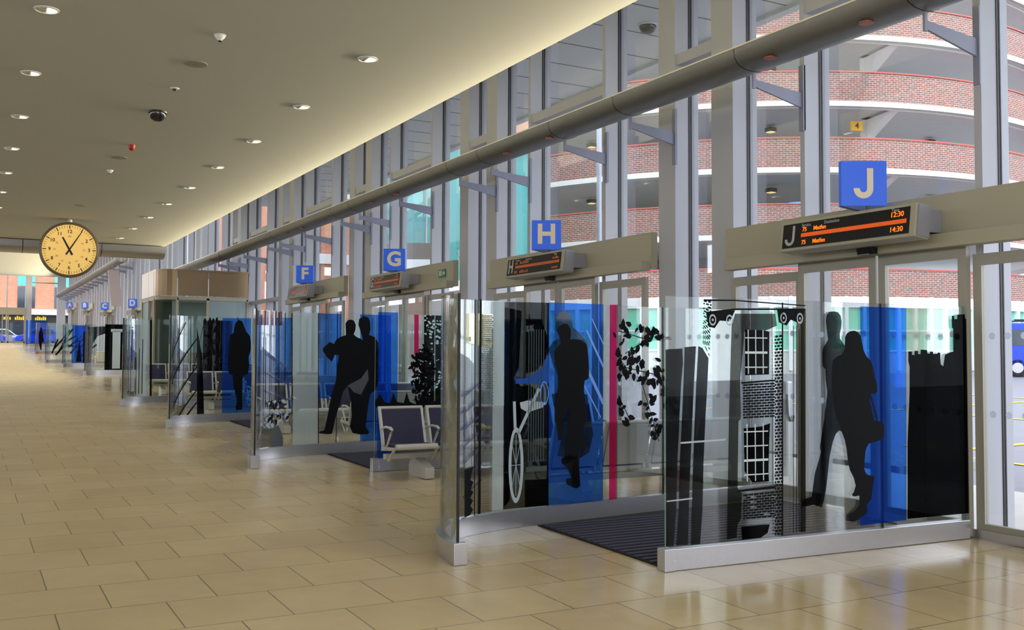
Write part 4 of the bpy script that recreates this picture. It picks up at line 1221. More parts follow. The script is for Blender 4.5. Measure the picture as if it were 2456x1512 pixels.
# ------------------------------------------------------------------ beam benches
PITCH = .57
def seat_unit(root, x):
    fr = MB()
    for xx in (x + .02, x + PITCH - .05):
        fr.prism([(xx, .10, .33), (xx, .135, .30), (xx, .265, .745), (xx, .235, .76)], (.03, 0, 0))
        fr.prism([(xx, -.24, .345), (xx, -.22, .315), (xx, .15, .285), (xx, .15, .335)], (.03, 0, 0))
        fr.prism([(xx, -.22, .325), (xx, -.2, .33), (xx, -.02, .19), (xx, -.05, .18)], (.03, 0, 0))
    fr.tube([(x + .02, .25, .75), (x + PITCH - .02, .25, .75)], .02, 10)
    fr.build('seat_frame', M_seat_metal, root, bevel=.004)
    b = MB().prism([(x + .05, .115, .36), (x + .05, .15, .35), (x + .05, .255, .73), (x + .05, .222, .735)], (PITCH - .1, 0, 0))
    b.build('backrest', M_fabric, root, bevel=.01)
    b = MB().prism([(x + .052, .15, .35), (x + .052, .158, .345), (x + .052, .268, .725), (x + .052, .258, .732)], (PITCH - .104, 0, 0))
    b.build('back_shell', M_seat_metal, root)
    b = MB().prism([(x + .05, -.2, .375), (x + .05, -.2, .345), (x + .05, .12, .325), (x + .05, .12, .365)], (PITCH - .1, 0, 0))
    b.build('seat_cushion', M_fabric, root, bevel=.008)
    b = MB().tube([(x + .045, -.225, .35), (x + PITCH - .045, -.225, .35)], .032, 14)
    b.prism([(x + .05, -.2, .33), (x + .05, -.21, .318), (x + .05, .13, .295), (x + .05, .13, .325)], (PITCH - .1, 0, 0))
    b.build('seat_pan', M_seat_metal, root)
def arm(root, x):
    b = MB()
    P_ = [(x, .17, .52), (x, .02, .555), (x, -.13, .55), (x, -.17, .53), (x, -.14, .50), (x, -.03, .36), (x, .0, .31)]
    b.tube(P_, [.012, .014, .017, .017, .014, .012, .012], 8)
    b.build('armrest', M_seat_metal, root, smooth=True)
def bench(n_, x, y, rz, label):
    B = thing('bench', label, 'bench', (x, y, zf(y)), rz, 'beam benches between the gates')
    Lg = n_ * PITCH
    MB().box(.02, Lg - .02, .02, .09, .2, .26).build('beam', M_seat_metal, B, bevel=.006)
    for xx in (.42, Lg - .42):
        f = MB()
        f.prism([(xx - .05, .2, .0), (xx - .05, -.26, .0), (xx - .05, -.26, .12), (xx - .05, -.2, .135), (xx - .05, .0, .2), (xx - .05, .12, .21), (xx - .05, .2, .12)], (.11, 0, 0))
        f.build('pedestal', M_seat_metal, B, bevel=.006)
    for i in range(n_):
        seat_unit(B, i * PITCH)
    for i in range(n_ + 1):
        arm(B, min(max(i * PITCH, .02), Lg - .02))
    return B
P1 = bench(5, 4.06, 10.25, 0, 'navy cushioned steel bench facing the viewer beyond the gate J curved screen')
P2 = bench(4, 7.03, 8.12, pi, 'steel bench seen from behind through the gate J curved screen')
for k in range(1, 4):
    c = copy_tree(P1)
    c.location = (4.06, 10.25 + 5.4 * k, zf(10.25 + 5.4 * k))
    c['label'] = 'navy cushioned steel bench facing the viewer beyond the gate %s curved screen' % GATES[k]
    c = copy_tree(P2)
    c.location = (7.03, 8.12 + 5.4 * k, zf(8.12 + 5.4 * k))
    c['label'] = 'steel bench with its back to the gate %s curved screen' % GATES[k]
c = copy_tree(P2)
c.location = (7.0, 43.2, zf(43.2))
c['label'] = 'dim steel bench behind the far hall screen with the arch'

# ------------------------------------------------------------------ gate signs, displays, sensors
def letter_j(mb, h, org, xd, yd, thick, w=.2):
    o_, xd, yd = Vector(org), Vector(xd), Vector(yd)
    s_ = h * w
    r1, r0 = h * .32, h * .32 - s_
    zc_ = -h / 2 + r1
    cx = h * .26 - r1
    P_ = [(cx + r1, h / 2), (cx + r1, zc_)] + [(cx + r1 * cos(a), zc_ + r1 * sin(a)) for a in [-pi * i / 14 for i in range(1, 15)]] + [(cx - r1, zc_ + .02 * h), (cx - r0, zc_ + .02 * h)]
    P_ += [(cx - r0 * cos(a), zc_ - r0 * sin(a)) for a in [pi * i / 10 for i in range(0, 11)]] + [(cx + r0, h / 2)]
    return mb.prism([o_ + xd * u + yd * v for u, v in P_], xd.cross(yd) * thick)
def gate_sign(letter, y, z, near=True):
    T = thing('gate_sign', 'blue square sign with a pale letter %s above the gate %s doors' % (letter, letter), 'sign', (6.88, y, z), radians(-30), 'blue gate letter signs')
    w = .198
    MB().box(-w, w, -.035, .035, -w, w).build('sign_box', M_sign, T, bevel=.003)
    b = MB().prism([(-w, -.035, -w), (w * .05, -.035, -w - .05), (w * .35, -.035, -w - .05), (w, -.035, -w)], (0, .07, 0))
    b.build('sign_base', mat('sign_base_blue', (60, 74, 128), .45), T)
    if letter == 'J':
        letter_j(MB(), .265, (.01, -.036, 0), (1, 0, 0), (0, 0, 1), .004).build('letter', M_letter, T)
    else:
        MB().text(letter, .36, (.0, -.037, -.0), (1, 0, 0), (0, 0, 1), .004, .013).build('letter', M_letter, T)
    MB().box(.02, .05, -.045, -.033, -w - .05, -w + .0).build('clip', M_plastic, T)
    return T
for k, g in enumerate(GATES):
    gate_sign(g, 6.16 + 5.4 * k, 3.06 + .1107 * k)
for g, (gy, gz) in FAR.items():
    gate_sign(g, gy, gz)

def display(k, letter):
    yo = 5.4 * k
    T = thing('departure_display', 'dark departure display with amber text and the letter %s over the doors' % letter, 'display', (6.73, 6.25 + yo, 2.665 + .1107 * k), 0, 'departure displays')
    tilt = Matrix.Rotation(radians(7), 4, 'Y')
    def place(o):
        o.matrix_local = tilt
        return o
    place(MB().box(0, .17, -.76, .76, -.14, .14).build('housing', M_header, T, bevel=.006))
    place(MB().box(.02, .16, -.775, -.76, -.13, .13).build('end_plate', mat('end_plate', (160, 160, 170), .4, .4), T))
    place(MB().box(-.004, .01, -.705, .725, -.112, .112).build('screen', M_panelblk, T))
    xd, yd = (0, -1, 0), (0, 0, 1)
    X = -.006
    if letter == 'J':
        place(letter_j(MB(), .185, (X + .001, .62, 0), xd, yd, .003, .15).build('letter', M_dispgrey, T))
    else:
        place(MB().text(letter, .25, (X, .62, -.0), xd, yd, .003, .006, squash=.75).build('letter', M_dispgrey, T))
    b = MB()
    b.text('Service', .042, (X, .49, .085), xd, yd, .002, 0, 'LEFT', .9)
    b.text('Destination', .042, (X, .22, .085), xd, yd, .002, 0, 'LEFT', .9)
    b.text('Time', .042, (X, -.52, .094), xd, yd, .002, 0, 'LEFT', .9)
    place(b.build('heading', M_dispgrey, T))
    b = MB()
    if letter == 'J':
        for z, tm in ((.045, '12:30'), (-.075, '14:30')):
            b.text('75', .055, (X, .48, z), xd, yd, .002, .0006, 'LEFT')
            b.text('Matfen', .055, (X, .345, z), xd, yd, .002, .0006, 'LEFT')
            b.text(tm, .062, (X, -.51, z + (.012 if z > 0 else .006)), xd, yd, .002, .0006, 'LEFT')
    else:
        # text too small to read in the photo: rows of lit blocks
        r2 = random.Random(k)
        for z in (.05, -.075):
            for y0_, n_ in ((.5, 2), (.36, 6), (-.5, 4)):
                for i in range(n_):
                    b.box(X - .002, X, y0_ - i * .04 - .028, y0_ - i * .04, z - .018, z + r2.choice((.006, .018)))
    place(b.build('lit_text', M_amber if letter == 'J' else M_amberdim, T))
    b = MB()
    for i in range(52):
        y0_ = .49 - i * .0225
        b.box(X - .002, X, y0_ - .0212, y0_, -.024, .012)
    place(b.build('scrolling_bar', M_amberbar if letter == 'J' else M_amberdim, T))
    for y0_ in (-.72, .5):
        MB().box(.17, .37, y0_, y0_ + .12, -.09, .1).build('mounting_box', mat('end_plate'), T, bevel=.004)
    return T
for k, g in enumerate(GATES):
    display(k, g)
    T = thing('door_sensor', 'small black motion sensor on the door beam of gate %s' % g, 'sensor', (6.98, 6.18 + 5.4 * k, 2.475 + .1107 * k), 0, 'door sensors')
    MB().prism([(-.075, -.09, .03), (0, -.09, .03), (0, -.09, -.03), (-.05, -.09, -.03)], (0, .18, 0)).build('casing', M_plastic, T, bevel=.005)
    MB().box(-.064, -.058, -.05, .06, -.032, -.026).build('lens', mat('sensor_lens', (150, 150, 160), .2), T)
for g, (gy, gz) in FAR.items():
    T = thing('departure_display', 'distant grey departure display below the gate %s sign' % g, 'display', (6.73, gy + .05, gz - .42), 0, 'departure displays')
    MB().box(0, .17, -.76, .76, -.14, .14).build('housing', M_frame, T)
    MB().box(-.004, .01, -.7, .72, -.11, .11).build('screen', M_panelblk, T)

T = thing('exit_sign', 'small green exit sign with arrow on the gate G header', 'sign', (7.095, 15.34, 2.93))
MB().box(-.012, 0, -.13, .13, -.065, .065).build('plate', M_green, T)
b = MB()
X = -.014
b.prism([(X, -.04, .012), (X, -.075, .012), (X, -.075, .035), (X, -.115, 0), (X, -.075, -.035), (X, -.075, -.012), (X, -.04, -.012)], (.002, 0, 0))
b.box(X, X + .002, .05, .105, -.045, .045)
b.build('arrow', M_white, T)
b = MB()
b.lathe([(0, 0), (.012, 0), (.012, .002)], (X, .01, .035), 10, 'X')
b.prism([(X, .025, .02), (X, -.005, .022), (X, -.008, -.005), (X, -.028, -.045), (X, -.012, -.045), (X, .006, -.015), (X, .03, -.04), (X, .036, -.03), (X, .016, -.002)], (.002, 0, 0))
b.build('running_figure', M_white, T)

T = thing('litter_bin', 'small dark red bin on the floor behind the dark film', 'bin', (6.15, 7.85, zf(7.85)))
MB().lathe([(.1, .0), (.13, .28), (.118, .28), (.09, .02), (0, .02)], n=24).build('bucket', mat('bin_red', (120, 20, 16), .45), T)
MB().lathe([(.128, .27), (.136, .275), (.136, .29), (.124, .29)], n=24).build('rim', mat('bin_red'), T)

# ------------------------------------------------------------------ kiosk
K = thing('kiosk', 'bronze topped kiosk with a rounded corner and frosted glass walls', 'kiosk', (5.9, 30.5, zf(30.5)))
zk = zf(30.5)
kp = [(7.14, 28.6), (6.03, 28.6), (5.2, 28.6)] + [(5.2 - .5 * sin(a), 29.1 - .5 * cos(a)) for a in [pi / 12 * i for i in range(1, 7)]] + [(4.7, 30.0), (4.7, 31.2)]
kl = [(x - 5.9, y - 30.5) for x, y in kp]
def kstrip(i0, i1, off, z0, z1, name, mt_, gap=.012, th=.03):
    pts = [Vector(p) for p in kl[i0:i1 + 1]]
    nrm = []
    for i, p in enumerate(pts):
        t = (pts[min(i + 1, len(pts) - 1)] - pts[max(i - 1, 0)]).normalized()
        nrm.append(Vector((-t.y, t.x)))
    d0 = (pts[1] - pts[0]).normalized() * gap
    d1 = (pts[-1] - pts[-2]).normalized() * gap
    pts[0] = pts[0] + d0
    pts[-1] = pts[-1] - d1
    # outward is away from the kiosk centre
    sg = 1 if nrm[0].dot(pts[0]) > 0 else -1
    outer = [(p + n_ * sg * off) for p, n_ in zip(pts, nrm)]
    inner = [(p + n_ * sg * (off - th)) for p, n_ in zip(pts, nrm)]
    b = MB()
    b.prism([(p.x, p.y, z0) for p in outer + inner[::-1]], (0, 0, z1 - z0))
    return b.build(name, mt_, K)
z_ = lambda z: z - zk
for i0, i1 in ((0, 1), (1, 2), (2, 8), (8, 9), (9, 10)):
    kstrip(i0, i1, .04, z_(3.16), z_(3.84), 'fascia_panel', M_steel_dark)
for i0, i1, mt_, nm in ((0, 1, M_frost, 'frosted_pane'), (1, 2, M_glass, 'clear_pane'), (2, 8, glass_mat('kiosk_glass', (.5, .55, .52), .7), 'curved_pane'), (8, 9, M_glass, 'side_pane'), (9, 10, M_frost, 'side_pane')):
    kstrip(i0, i1, 0, z_(.62), z_(3.05), nm, mt_, .05, .012)
for i0, i1 in ((0, 2), (2, 8), (8, 10)):
    kstrip(i0, i1, .02, z_(3.05), z_(3.15), 'top_rail', M_header, 0, .06)
    kstrip(i0, i1, .02, z_(.58), z_(.68), 'bottom_rail', M_header, 0, .06)
for i in (0, 1, 2, 8, 9, 10):
    x, y = kl[i]
    MB().box(x - .04, x + .04, y - .02, y + .06, z_(.58), z_(3.1)).build('post', M_header, K)
MB().prism([(x * 1.03, y * 1.03 , z_(3.84)) for x, y in kl + [(1.24, .7)]], (0, 0, .05)).build('roof', M_steel_dark, K)
MB().prism([(x * .98, y * .98 + .02, z_(3.1)) for x, y in kl + [(1.24, .7)]], (0, 0, .04)).build('ceiling_board', M_ceil, K)
MB().box(-.6, 1.1, -.9, -.5, z_(.6), z_(1.6)).build('counter', M_steel_dark, K)
MB().box(-1.0, 1.2, .55, .65, z_(.6), z_(3.1)).build('back_wall', mat('kiosk_back', (150, 170, 160), .7), K)

T = thing('hanging_banner', 'tilted pale hanging banner below the far hall trough', 'banner', (6.4, 51.6, 4.75))
b = MB()
b.prism([(-.25, .0, .85), (.25, .0, .85), (.42, -.0, -.9), (-.08, -.0, -.9)], (0, .06, 0))
b.build('board', mat('banner_board', (205, 190, 190), .4), T)
MB().box(-.03, .03, 0, .05, .85, 1.09).build('hanger', M_bracket, T)
# ------------------------------------------------------------------ street outside
b = MB()
xs = [7.5, 9.8]
for y0, y1 in zip(range(-30, 84, 6), range(-24, 90, 6)):
    b.quad((7.5, y0, zg(7.5, y0)), (9.8, y0, zg(9.8, y0)), (9.8, y1, zg(9.8, y1)), (7.5, y1, zg(7.5, y1)))
    b.quad((9.8, y0, zg(9.8, y0)), (9.8, y0, zg(9.8, y0) - .12), (9.8, y1, zg(9.8, y1) - .12), (9.8, y1, zg(9.8, y1)))
tag(b.build('pavement', M_paving), 'pale paved strip outside the glass facade', kind='structure')
b = MB()
for y0, y1 in zip(range(-30, 150, 6), range(-24, 156, 6)):
    b.quad((9.8, y0, zg(9.8, y0) - .12), (110, y0, zg(110, y0) - .12), (110, y1, zg(110, y1) - .12), (9.8, y1, zg(9.8, y1) - .12))
b.quad((-40, 85.2, zf(84)), (-40, 150, zf(84)), (9.8, 150, zf(84)), (9.8, 85.2, zf(84)))
tag(b.build('road', M_asphalt), 'grey asphalt bus stands and street outside', kind='structure')
gz_ = lambda x, y: zg(x, y) - .112
for i, (x, y, lx, ly) in enumerate(((12.5, 7.6, .12, 3.5), (15.5, 10.0, 5, .14), (18.5, 12.2, .14, 4), (14.0, 8.6, .7, .5), (21, 15.5, 6, .16), (24, 16.5, .16, 5), (13.2, 10.6, .6, .45), (17, 18, 5, .15))):
    b = MB()
    b.prism([(x - lx / 2, y - ly / 2, gz_(x - lx / 2, y - ly / 2)), (x + lx / 2, y - ly / 2, gz_(x + lx / 2, y - ly / 2)), (x + lx / 2, y + ly / 2, gz_(x + lx / 2, y + ly / 2)), (x - lx / 2, y + ly / 2, gz_(x - lx / 2, y + ly / 2))], (0, 0, .004))
    tag(b.build('road_marking', M_yellowline, at=(x, y, gz_(x, y))), 'yellow road marking on the bus stand, %s outward from the pavement' % ORD[i], kind='structure')
b = MB().box(10.2, 12.0, 8.6, 13, zg(11, 10) - .2, zg(11, 10) - .03)
tag(b.build('kerb', brick_mat('cobbles', (170, 168, 160), (140, 138, 130), (110, 108, 100), .2, .12, .02, 'Object'), at=(11, 10, zg(11, 10))), 'cobbled kerb island between the bus stands', kind='structure')

T = thing('post_bin', 'slim pale metal post with a black hook outside gate J', 'bollard', (8.5, 8.8, zg(8.5, 8.8)))
MB().lathe([(.085, 0), (.085, 1.08), (.07, 1.1), (0, 1.1)], n=20).build('post', M_steel, T)
MB().tube([(-.05, -.085, .95), (-.05, -.1, .72), (-.02, -.1, .64), (.03, -.1, .64), (.05, -.09, .7)], .012, 8).build('hook', M_plastic, T)

T = thing('lamp_post', 'tall grey lamp post standing in the bus stands', 'lamp post', (12.0, 17.95, zg(12, 17.95)))
MB().lathe([(.09, -.15), (.085, 1.2), (.06, 1.3), (.05, 8.5), (0, 8.5)], n=16).build('pole', mat('post_grey', (170, 178, 190), .4, .3), T)
MB().box(-.12, .5, -.1, .1, 8.5, 8.6).build('lantern', M_steel, T)

# ------------------------------------------------------------------ round brick car park
CX_, CY_, CR = 37.57, 43.11, 16.25
gz = 1.0
CP = thing('car_park', 'round multi-storey car park with brick parapets and white slab edges', 'building', (CX_, CY_, 0))
A0, A1 = radians(229 - 125), radians(229 + 105)
def ringpart(prof, name, mt_, a0=A0, a1=A1, n=96, uv=False):
    mb = MB().lathe(prof, (0, 0, 0), n, 'Z', a0, a1)
    o = mb.build(name, mt_, CP, smooth=True)
    if uv:
        me = o.data
        lay = me.uv_layers.new(name='UVMap')
        for p in me.polygons:
            for li in p.loop_indices:
                co = me.vertices[me.loops[li].vertex_index].co
                a = atan2(co.y, co.x)
                if a < 0:
                    a += 2 * pi
                lay.data[li].uv = (a * CR, co.z + hypot(co.x, co.y) - CR)
    return o
LV = [(5.03, 3.93), (7.60, 6.4), (10.26, 9.07), (12.93, 11.75), (15.65, 14.45), (18.3, 17.1)]
for i, (zt, zb) in enumerate(LV):
    ringpart([(CR, zb), (CR, zt), (CR - .3, zt), (CR - .3, zb + .1)], 'parapet', M_brick, uv=True)
    ringpart([(CR + .04, zt - .005), (CR + .04, zt + .05), (CR - .34, zt + .05), (CR - .34, zt - .005)], 'coping', mat('brick_coping', (196, 96, 84), .7))
    if i:
        ringpart([(CR + .05, zb - .2), (CR + .05, zb + .01), (CR - .4, zb + .01), (CR - .4, zb - .2)], 'slab_edge', M_slabedge)
        ringpart([(CR - .35, zb - .12), (CR - .35, zb - .0), (7.0, zb - .0), (7.0, zb - .12)], 'deck', M_concrete)
ringpart([(7.2, .5), (7.2, 19)], 'core_wall', mat('core_concrete', (150, 150, 152), .9))
ringpart([(CR - .3, 4.0), (CR - .3, 3.9), (7, 3.9)], 'lower_deck', M_concrete)
# ground floor shop front
ringpart([(CR + .02, 3.5), (CR + .02, 3.93), (CR - .3, 3.93)], 'frieze', M_white)
ringpart([(CR - .12, 1.75), (CR - .12, 3.5)], 'green_glazing', M_greenglass)
ringpart([(CR - .06, .7), (CR - .06, 1.75)], 'plinth', mat('plinth_render', (205, 205, 196), .8))
for i in range(64):
    a = radians(229 - 88) + radians(2.6) * i
    x, y = cos(a) * (CR - .05), sin(a) * (CR - .05)
    rot = Matrix.Rotation(a, 4, 'Z')
    MB().box(CR - .16, CR + .08, -.07, .07, 1.0, 3.95, rot).build('shop_mullion', M_white, CP)
for zz in (2.55, 1.75):
    ringpart([(CR - .02, zz), (CR - .02, zz + .07), (CR - .12, zz + .07)], 'shop_rail', M_white)
# soffit lamps, level numbers and inner columns
for i, (zt, zb) in enumerate(LV[1:]):
    for b_, dr in ((radians(237.5), 4.2), (radians(217), 4.2), (radians(278), 4.2), (radians(197), 4.2)):
        x, y = cos(b_) * (CR - dr), sin(b_) * (CR - dr)
        l_ = MB().box(x - .18, x + .18, y - .18, y + .18, zb - .3, zb - .12).build('soffit_lamp', M_plastic, CP)
        MB().box(x - .14, x + .14, y - .14, y + .14, zb - .33, zb - .29).build('lamp_lens', M_lampglow, l_)
    b_ = radians(254.0)
    dr = 2.6
    x, y = cos(b_) * (CR - dr), sin(b_) * (CR - dr)
    MB().box(x - .2, x + .2, y - .2, y + .2, LV[i][1], zb - .1).build('inner_column', M_white, CP)
    rot = Matrix.Rotation(b_, 4, 'Z')
    mb = MB()
    mb.prism([rot @ Vector(p) for p in ((CR - dr - .1, -.18, zb - .12), (CR - .5, -.18, zb - .12), (CR - .9, -.18, zb - .25), (CR - dr - .1, -.18, zb - 1.0))], rot @ Vector((0, .36, 0)))
    mb.build('corbel', M_white, CP)
    if i in (1, 2):
        c_ = radians(251.0)
        rot = Matrix.Rotation(c_, 4, 'Z')
        px_ = rot @ Vector((CR - 2.3, 0, zb - .45))
        d = rot @ Vector((1, 0, 0))
        t = rot @ Vector((0, 1, 0))
        mb = MB()
        mb.prism([px_ - t * .26 - Vector((0, 0, .2)), px_ + t * .26 - Vector((0, 0, .2)), px_ + t * .26 + Vector((0, 0, .2)), px_ - t * .26 + Vector((0, 0, .2))], d * .12)
        sg_ = mb.build('level_sign', M_signyellow, CP)
        MB().text('3' if i == 1 else '4', .34, px_ + d * .125, t, (0, 0, 1), .01, .008).build('numeral', M_plastic, sg_)

# ------------------------------------------------------------------ vehicles
def car(label, loc, rz, paint, L=4.2, W=1.7, H=1.45, van=False, name='car'):
    T = thing(name, label, 'van' if van else 'car', loc, rz)
    w = W / 2
    if van:
        side = [(-L / 2, .35), (-L / 2, H * .93), (-L / 2 + .12, H), (L / 2 - 1.2, H), (L / 2 - .75, H * .93), (L / 2 - .35, H * .58), (L / 2, H * .5), (L / 2, .35)]
    else:
        side = [(-L / 2, .3), (-L / 2, .78), (-L / 2 + .25, .88), (-L / 2 + .7, .92), (-L / 2 + 1.25, H - .03), (-L / 2 + 1.6, H), (.25, H), (.55, H - .05), (1.15, .93), (L / 2 - .25, .78), (L / 2, .6), (L / 2, .3)]
    MB().prism([(x, -w, z) for x, z in side], (0, W, 0)).build('body', paint, T, bevel=.05)
    for sgn in (-1, 1):
        y = sgn * (w + .002)
        if van:
            wins = [[(-L / 2 + .12, H * .58), (-L / 2 + .6, H * .58), (-L / 2 + .6, H * .88), (-L / 2 + .14, H * .88)], [(L / 2 - 1.55, H * .58), (L / 2 - .55, H * .58), (L / 2 - .9, H * .9), (L / 2 - 1.55, H * .9)]]
        else:
            wins = [[(-L / 2 + 1.0, .93), (-.35, .93), (-.35, H - .1), (-L / 2 + 1.42, H - .1)], [(-.27, .93), (1.0, .93), (.5, H - .1), (-.27, H - .1)]]
        for wdw in wins:
            MB().prism([(x, y, z) for x, z in wdw], (0, sgn * .008, 0)).build('side_window', M_carglass, T)
        for xx in (-L / 2 + (.38 if van else .8), L / 2 - .85):
            q = MB().lathe([(0, -.1), (.3, -.1), (.32, -.07), (.32, .07), (.3, .1), (0, .1)], (xx, sgn * (w - .1), .32), 24, 'Y').build('wheel', M_tyre, T)
            MB().lathe([(0, -.012), (.19, -.012), (.19, .012)], (xx, sgn * (w + .005), .32), 18, 'Y').build('hubcap', M_steel, q)
        MB().box(L / 2 - .06, L / 2 + .01, sgn * w - sgn * .35, sgn * w - sgn * .05, .62, .74).build('headlamp', M_white, T)
        MB().box(-L / 2 - .01, -L / 2 + .05, sgn * w - sgn * .22, sgn * w - sgn * .04, .7, .9).build('tail_lamp', M_red, T)
    if van:
        MB().box(-L / 2 - .03, -L / 2 + .1, -w - .01, w + .01, .3, .62).build('bumper', M_plastic, T, bevel=.02)
        MB().box(-L / 2 - .008, -L / 2, -w * .8, -.05, H * .55, H * .88).box(-L / 2 - .008, -L / 2, .05, w * .8, H * .55, H * .88).build('rear_window', M_carglass, T)
        mb = MB()
        for y in (-w * .8, w * .8):
            mb.tube([(-L / 2 + .3, y, H + .12), (.4, y, H + .12)], .025, 8)
        for x in (-1.6, -.6, .3):
            mb.tube([(x, -w * .8, H), (x, -w * .8, H + .12), (x, w * .8, H + .12), (x, w * .8, H)], .02, 8)
        mb.build('roof_rack', M_plastic, T)
        mb = MB()
        for i in range(4):
            mb.box(-1.7, -1.05 - .06 * i, -w - .004, -w, 1.5 - i * .1, 1.55 - i * .1).box(-1.7, -1.05 - .06 * i, w, w + .004, 1.5 - i * .1, 1.55 - i * .1)
        mb.build('side_lettering', M_white, T)
    else:
        MB().prism([(.62, -w * .86, H - .08), (1.12, -w * .9, .95), (1.12, w * .9, .95), (.62, w * .86, H - .08)], (.012, 0, .012)).build('windscreen', M_carglass, T)
        MB().prism([(-L / 2 + 1.2, -w * .86, H - .06), (-L / 2 + .76, -w * .9, .95), (-L / 2 + .76, w * .9, .95), (-L / 2 + 1.2, w * .86, H - .06)], (-.012, 0, .012)).build('rear_window', M_carglass, T)
    return T
def at(px, c, z=None):
    """street point c metres deep on the bearing of a picture column"""
    t = (px - 1228) / FPX
    d = Vector((fw.x + t * rt.x, fw.y + t * rt.y))
    return d.x * c, d.y * c
x, y = 35.7, 22.1
car('blue van parked across the street beyond the gate J doors', (x, y, zg(x, y) - .12), radians(-50), M_carblue, 4.9, 1.9, 1.95, True, 'van')
def parked(deg, dr, z, label, paint, turn=90):
    a = radians(deg)
    car(label, (CX_ + cos(a) * (CR - dr), CY_ + sin(a) * (CR - dr), z), a + radians(turn), paint)
parked(241.0, 1.75, 6.4, 'light blue car on the second car park deck', M_carsky)
parked(238.5, 1.75, 3.95, 'bright red car on the lowest car park deck', M_carred)
zc = zf(84)
car('blue car parked outside the end wall on the left', (1.2, 95, zc), radians(4), M_carblue)
car('blue car parked outside the end wall beside the figure print', (6.1, 96.5, zc), radians(184), M_carblue)
car('silver car parked behind the blue cars outside the end wall', (3.2, 102.2, zc), radians(2), M_steel)

# ------------------------------------------------------------------ other buildings seen through the glass
def facade_building(name, label, x0, x1, y0, y1, z0, z1, mt_, parts):
    T = thing(name, label, 'building', ((x0 + x1) / 2, y0, z0))
    ox, oy, oz = T.location
    w = MB().box(x0 - ox, x1 - ox, 0, y1 - y0, 0, z1 - z0).build('walls', mt_, T)
    uv_planar(w, lambda c: c.x + c.y, lambda c: c.z)
    for nm, a, c, zb, zt, m_, dp in parts:
        MB().box(a - ox, c - ox, -dp, .05, zb - z0, zt - z0).build(nm, m_, T)
    return T
fb = facade_building('street_building', 'orange brick building with teal strips across the far street', -8, 12, 106, 116, zc - .2, 15, M_orange,
    [('teal_panel', x, x + 1.5, 8.0, 9.6, M_tealpanel, .08) for x in (-5.6, -.2, 4.65, 7.85)] +
    [('window', x, x + 1.5, 5.9, 7.9, M_carglass, .06) for x in (-5.6, -.2, 4.65, 7.85)] +
    [('teal_panel', x, x + 1.5, 9.75, 12.5, M_tealpanel, .08) for x in (-5.6, -.2, 4.65, 7.85)] +
    [('white_band', -8, 12, 9.6, 10.1, M_white, .04), ('shop_canopy', -8, 12, 5.25, 5.75, M_white, .8), ('shop_fascia', -8, 12, 4.55, 5.25, M_fascia, .2), ('shop_window', -7.5, 11.5, 2.5, 4.5, M_carglass, .05)])
# yellow shop lettering too blurred to read in the photo: plain glowing strokes
for x0, n_ in ((3.5, 4), (4.45, 7), (6.2, 6)):
    for i in range(n_):
        h_ = .26 + .06 * ((i * 5) % 3)
        MB().box(x0 + i * .165 - 2.0, x0 + i * .165 + .11 - 2.0, -.23, -.2, 4.74 - (zc - .2), 4.74 + h_ - (zc - .2)).build('lettering_stroke', M_goldletter, fb)

facade_building('brick_building', 'orange brick block with green windows beyond the gate F glass', 15.6, 24, 58, 74, 1.2, 15, M_orange,
    [('window_strip', 15.7, 17.0, 3, 14.5, M_greenglass, .06), ('window_strip', 18.1, 18.75, 2.2, 14.5, M_carglass, .06), ('window_strip', 20.9, 22.2, 3, 14.5, M_greenglass, .06),
     ('white_band', 15.6, 24, 7.0, 7.6, M_white, .12), ('white_band', 15.6, 24, 11.0, 11.5, M_white, .12), ('corner_pier', 17.0, 18.0, 1.2, 15, M_white, .1)])

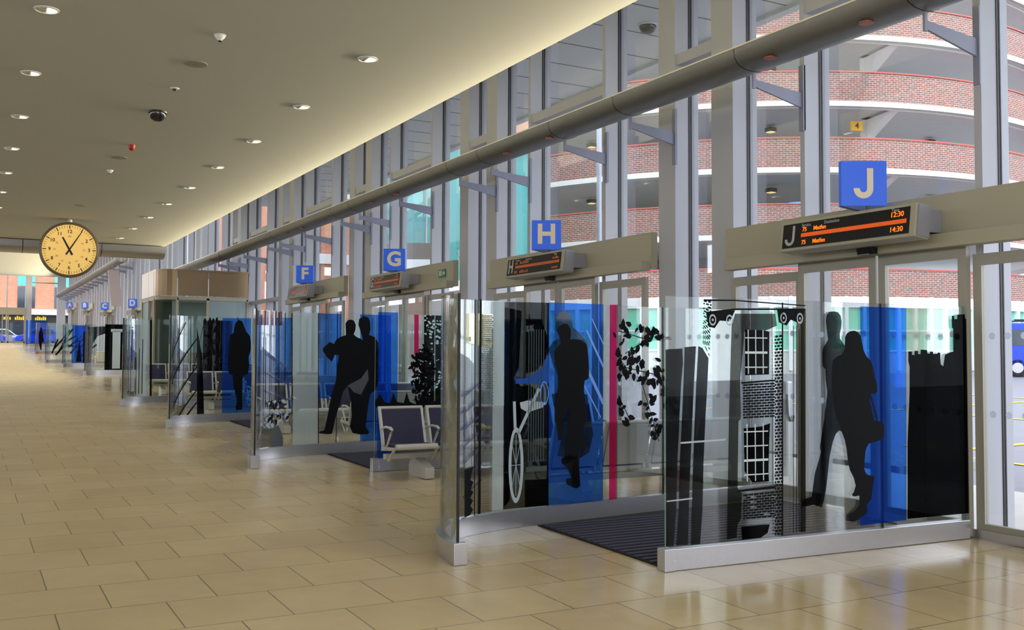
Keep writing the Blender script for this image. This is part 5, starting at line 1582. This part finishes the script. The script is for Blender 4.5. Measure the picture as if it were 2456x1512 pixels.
T = thing('stair_tower', 'turquoise glass stair tower in front of the car park', 'building', (17.1, 33.0, 1.0))
MB().box(-1.25, 1.25, -.9, 1.2, 3.2, 8.3).build('glazing', M_turq, T)
for zz in (.0, 2.9, 8.3):
    MB().box(-1.35, 1.35, -1.0, 1.3, zz, zz + (.35 if zz else 2.9)).build('band', M_white if zz else M_greywall, T)
for xx in (-1.25, -.1, 1.2):
    MB().box(xx, xx + .06, -.94, -.88, 3.2, 8.3).build('glazing_bar', mat('glazing_bar', (60, 120, 120), .5), T)
MB().box(-1.3, 1.3, -.95, 1.2, 8.65, 10.2).build('brick_top', M_orange, T)

T = thing('spiral_stair', 'round glass stair enclosure with white curved stringers', 'building', (17.63, 40.0, .93))
T.scale = (1.13, 1.13, 1.13)
MB().lathe([(2.3, 4.6), (2.3, 9.6)], n=48).build('glazing', glass_mat('pale_turquoise_glass', (.55, .8, .8), .6, body=(150, 220, 220), bodyfac=.5), T, smooth=True)
for ph_ in (0, .9):
    mb = MB()
    pts = [(2.15 * cos(a), 2.15 * sin(a), 4.7 + (a - pi + .4) * 1.3 - ph_) for a in [pi - .4 + i * .12 for i in range(30)]]
    rings = []
    for p in pts:
        q = Vector((p[0], p[1], 0)).normalized()
        rings.append([mb.bm.verts.new(v) for v in (Vector(p), Vector(p) - q * .12, Vector(p) - q * .12 + Vector((0, 0, .38)), Vector(p) + Vector((0, 0, .38)))])
    for R0, R1 in zip(rings, rings[1:]):
        for k in range(4):
            mb.bm.faces.new([R0[k], R0[(k + 1) % 4], R1[(k + 1) % 4], R1[k]])
    mb.build('stringer', M_white, T, smooth=True)
for a in [i * pi / 8 for i in range(16)]:
    MB().box(2.3 * cos(a) - .03, 2.3 * cos(a) + .03, 2.3 * sin(a) - .03, 2.3 * sin(a) + .03, 4.6, 9.6).build('glazing_bar', M_steel, T)
MB().lathe([(0, 4.0), (2.45, 4.0), (2.45, 4.6), (0, 4.6)], n=48).build('base_band', M_greywall, T)
MB().lathe([(0, 3.6), (2.5, 3.6), (2.5, 4.0), (0, 4.0)], n=48).build('white_band', M_white, T)
MB().lathe([(1.9, -.2), (1.9, 3.6)], n=40).build('brick_drum', mat('drum_brick', (150, 120, 116), .8), T)
MB().lathe([(0, 9.6), (2.45, 9.6), (2.45, 9.85), (0, 9.9)], n=48).build('roof', M_white, T)
tag(MB().box(26, 70, 76, 78, 1, 13).build('distant_block', mat('distant_render', (196, 196, 200), .8), at=(48, 76, 1)), 'pale plain block closing the street beyond the car park', 'building')
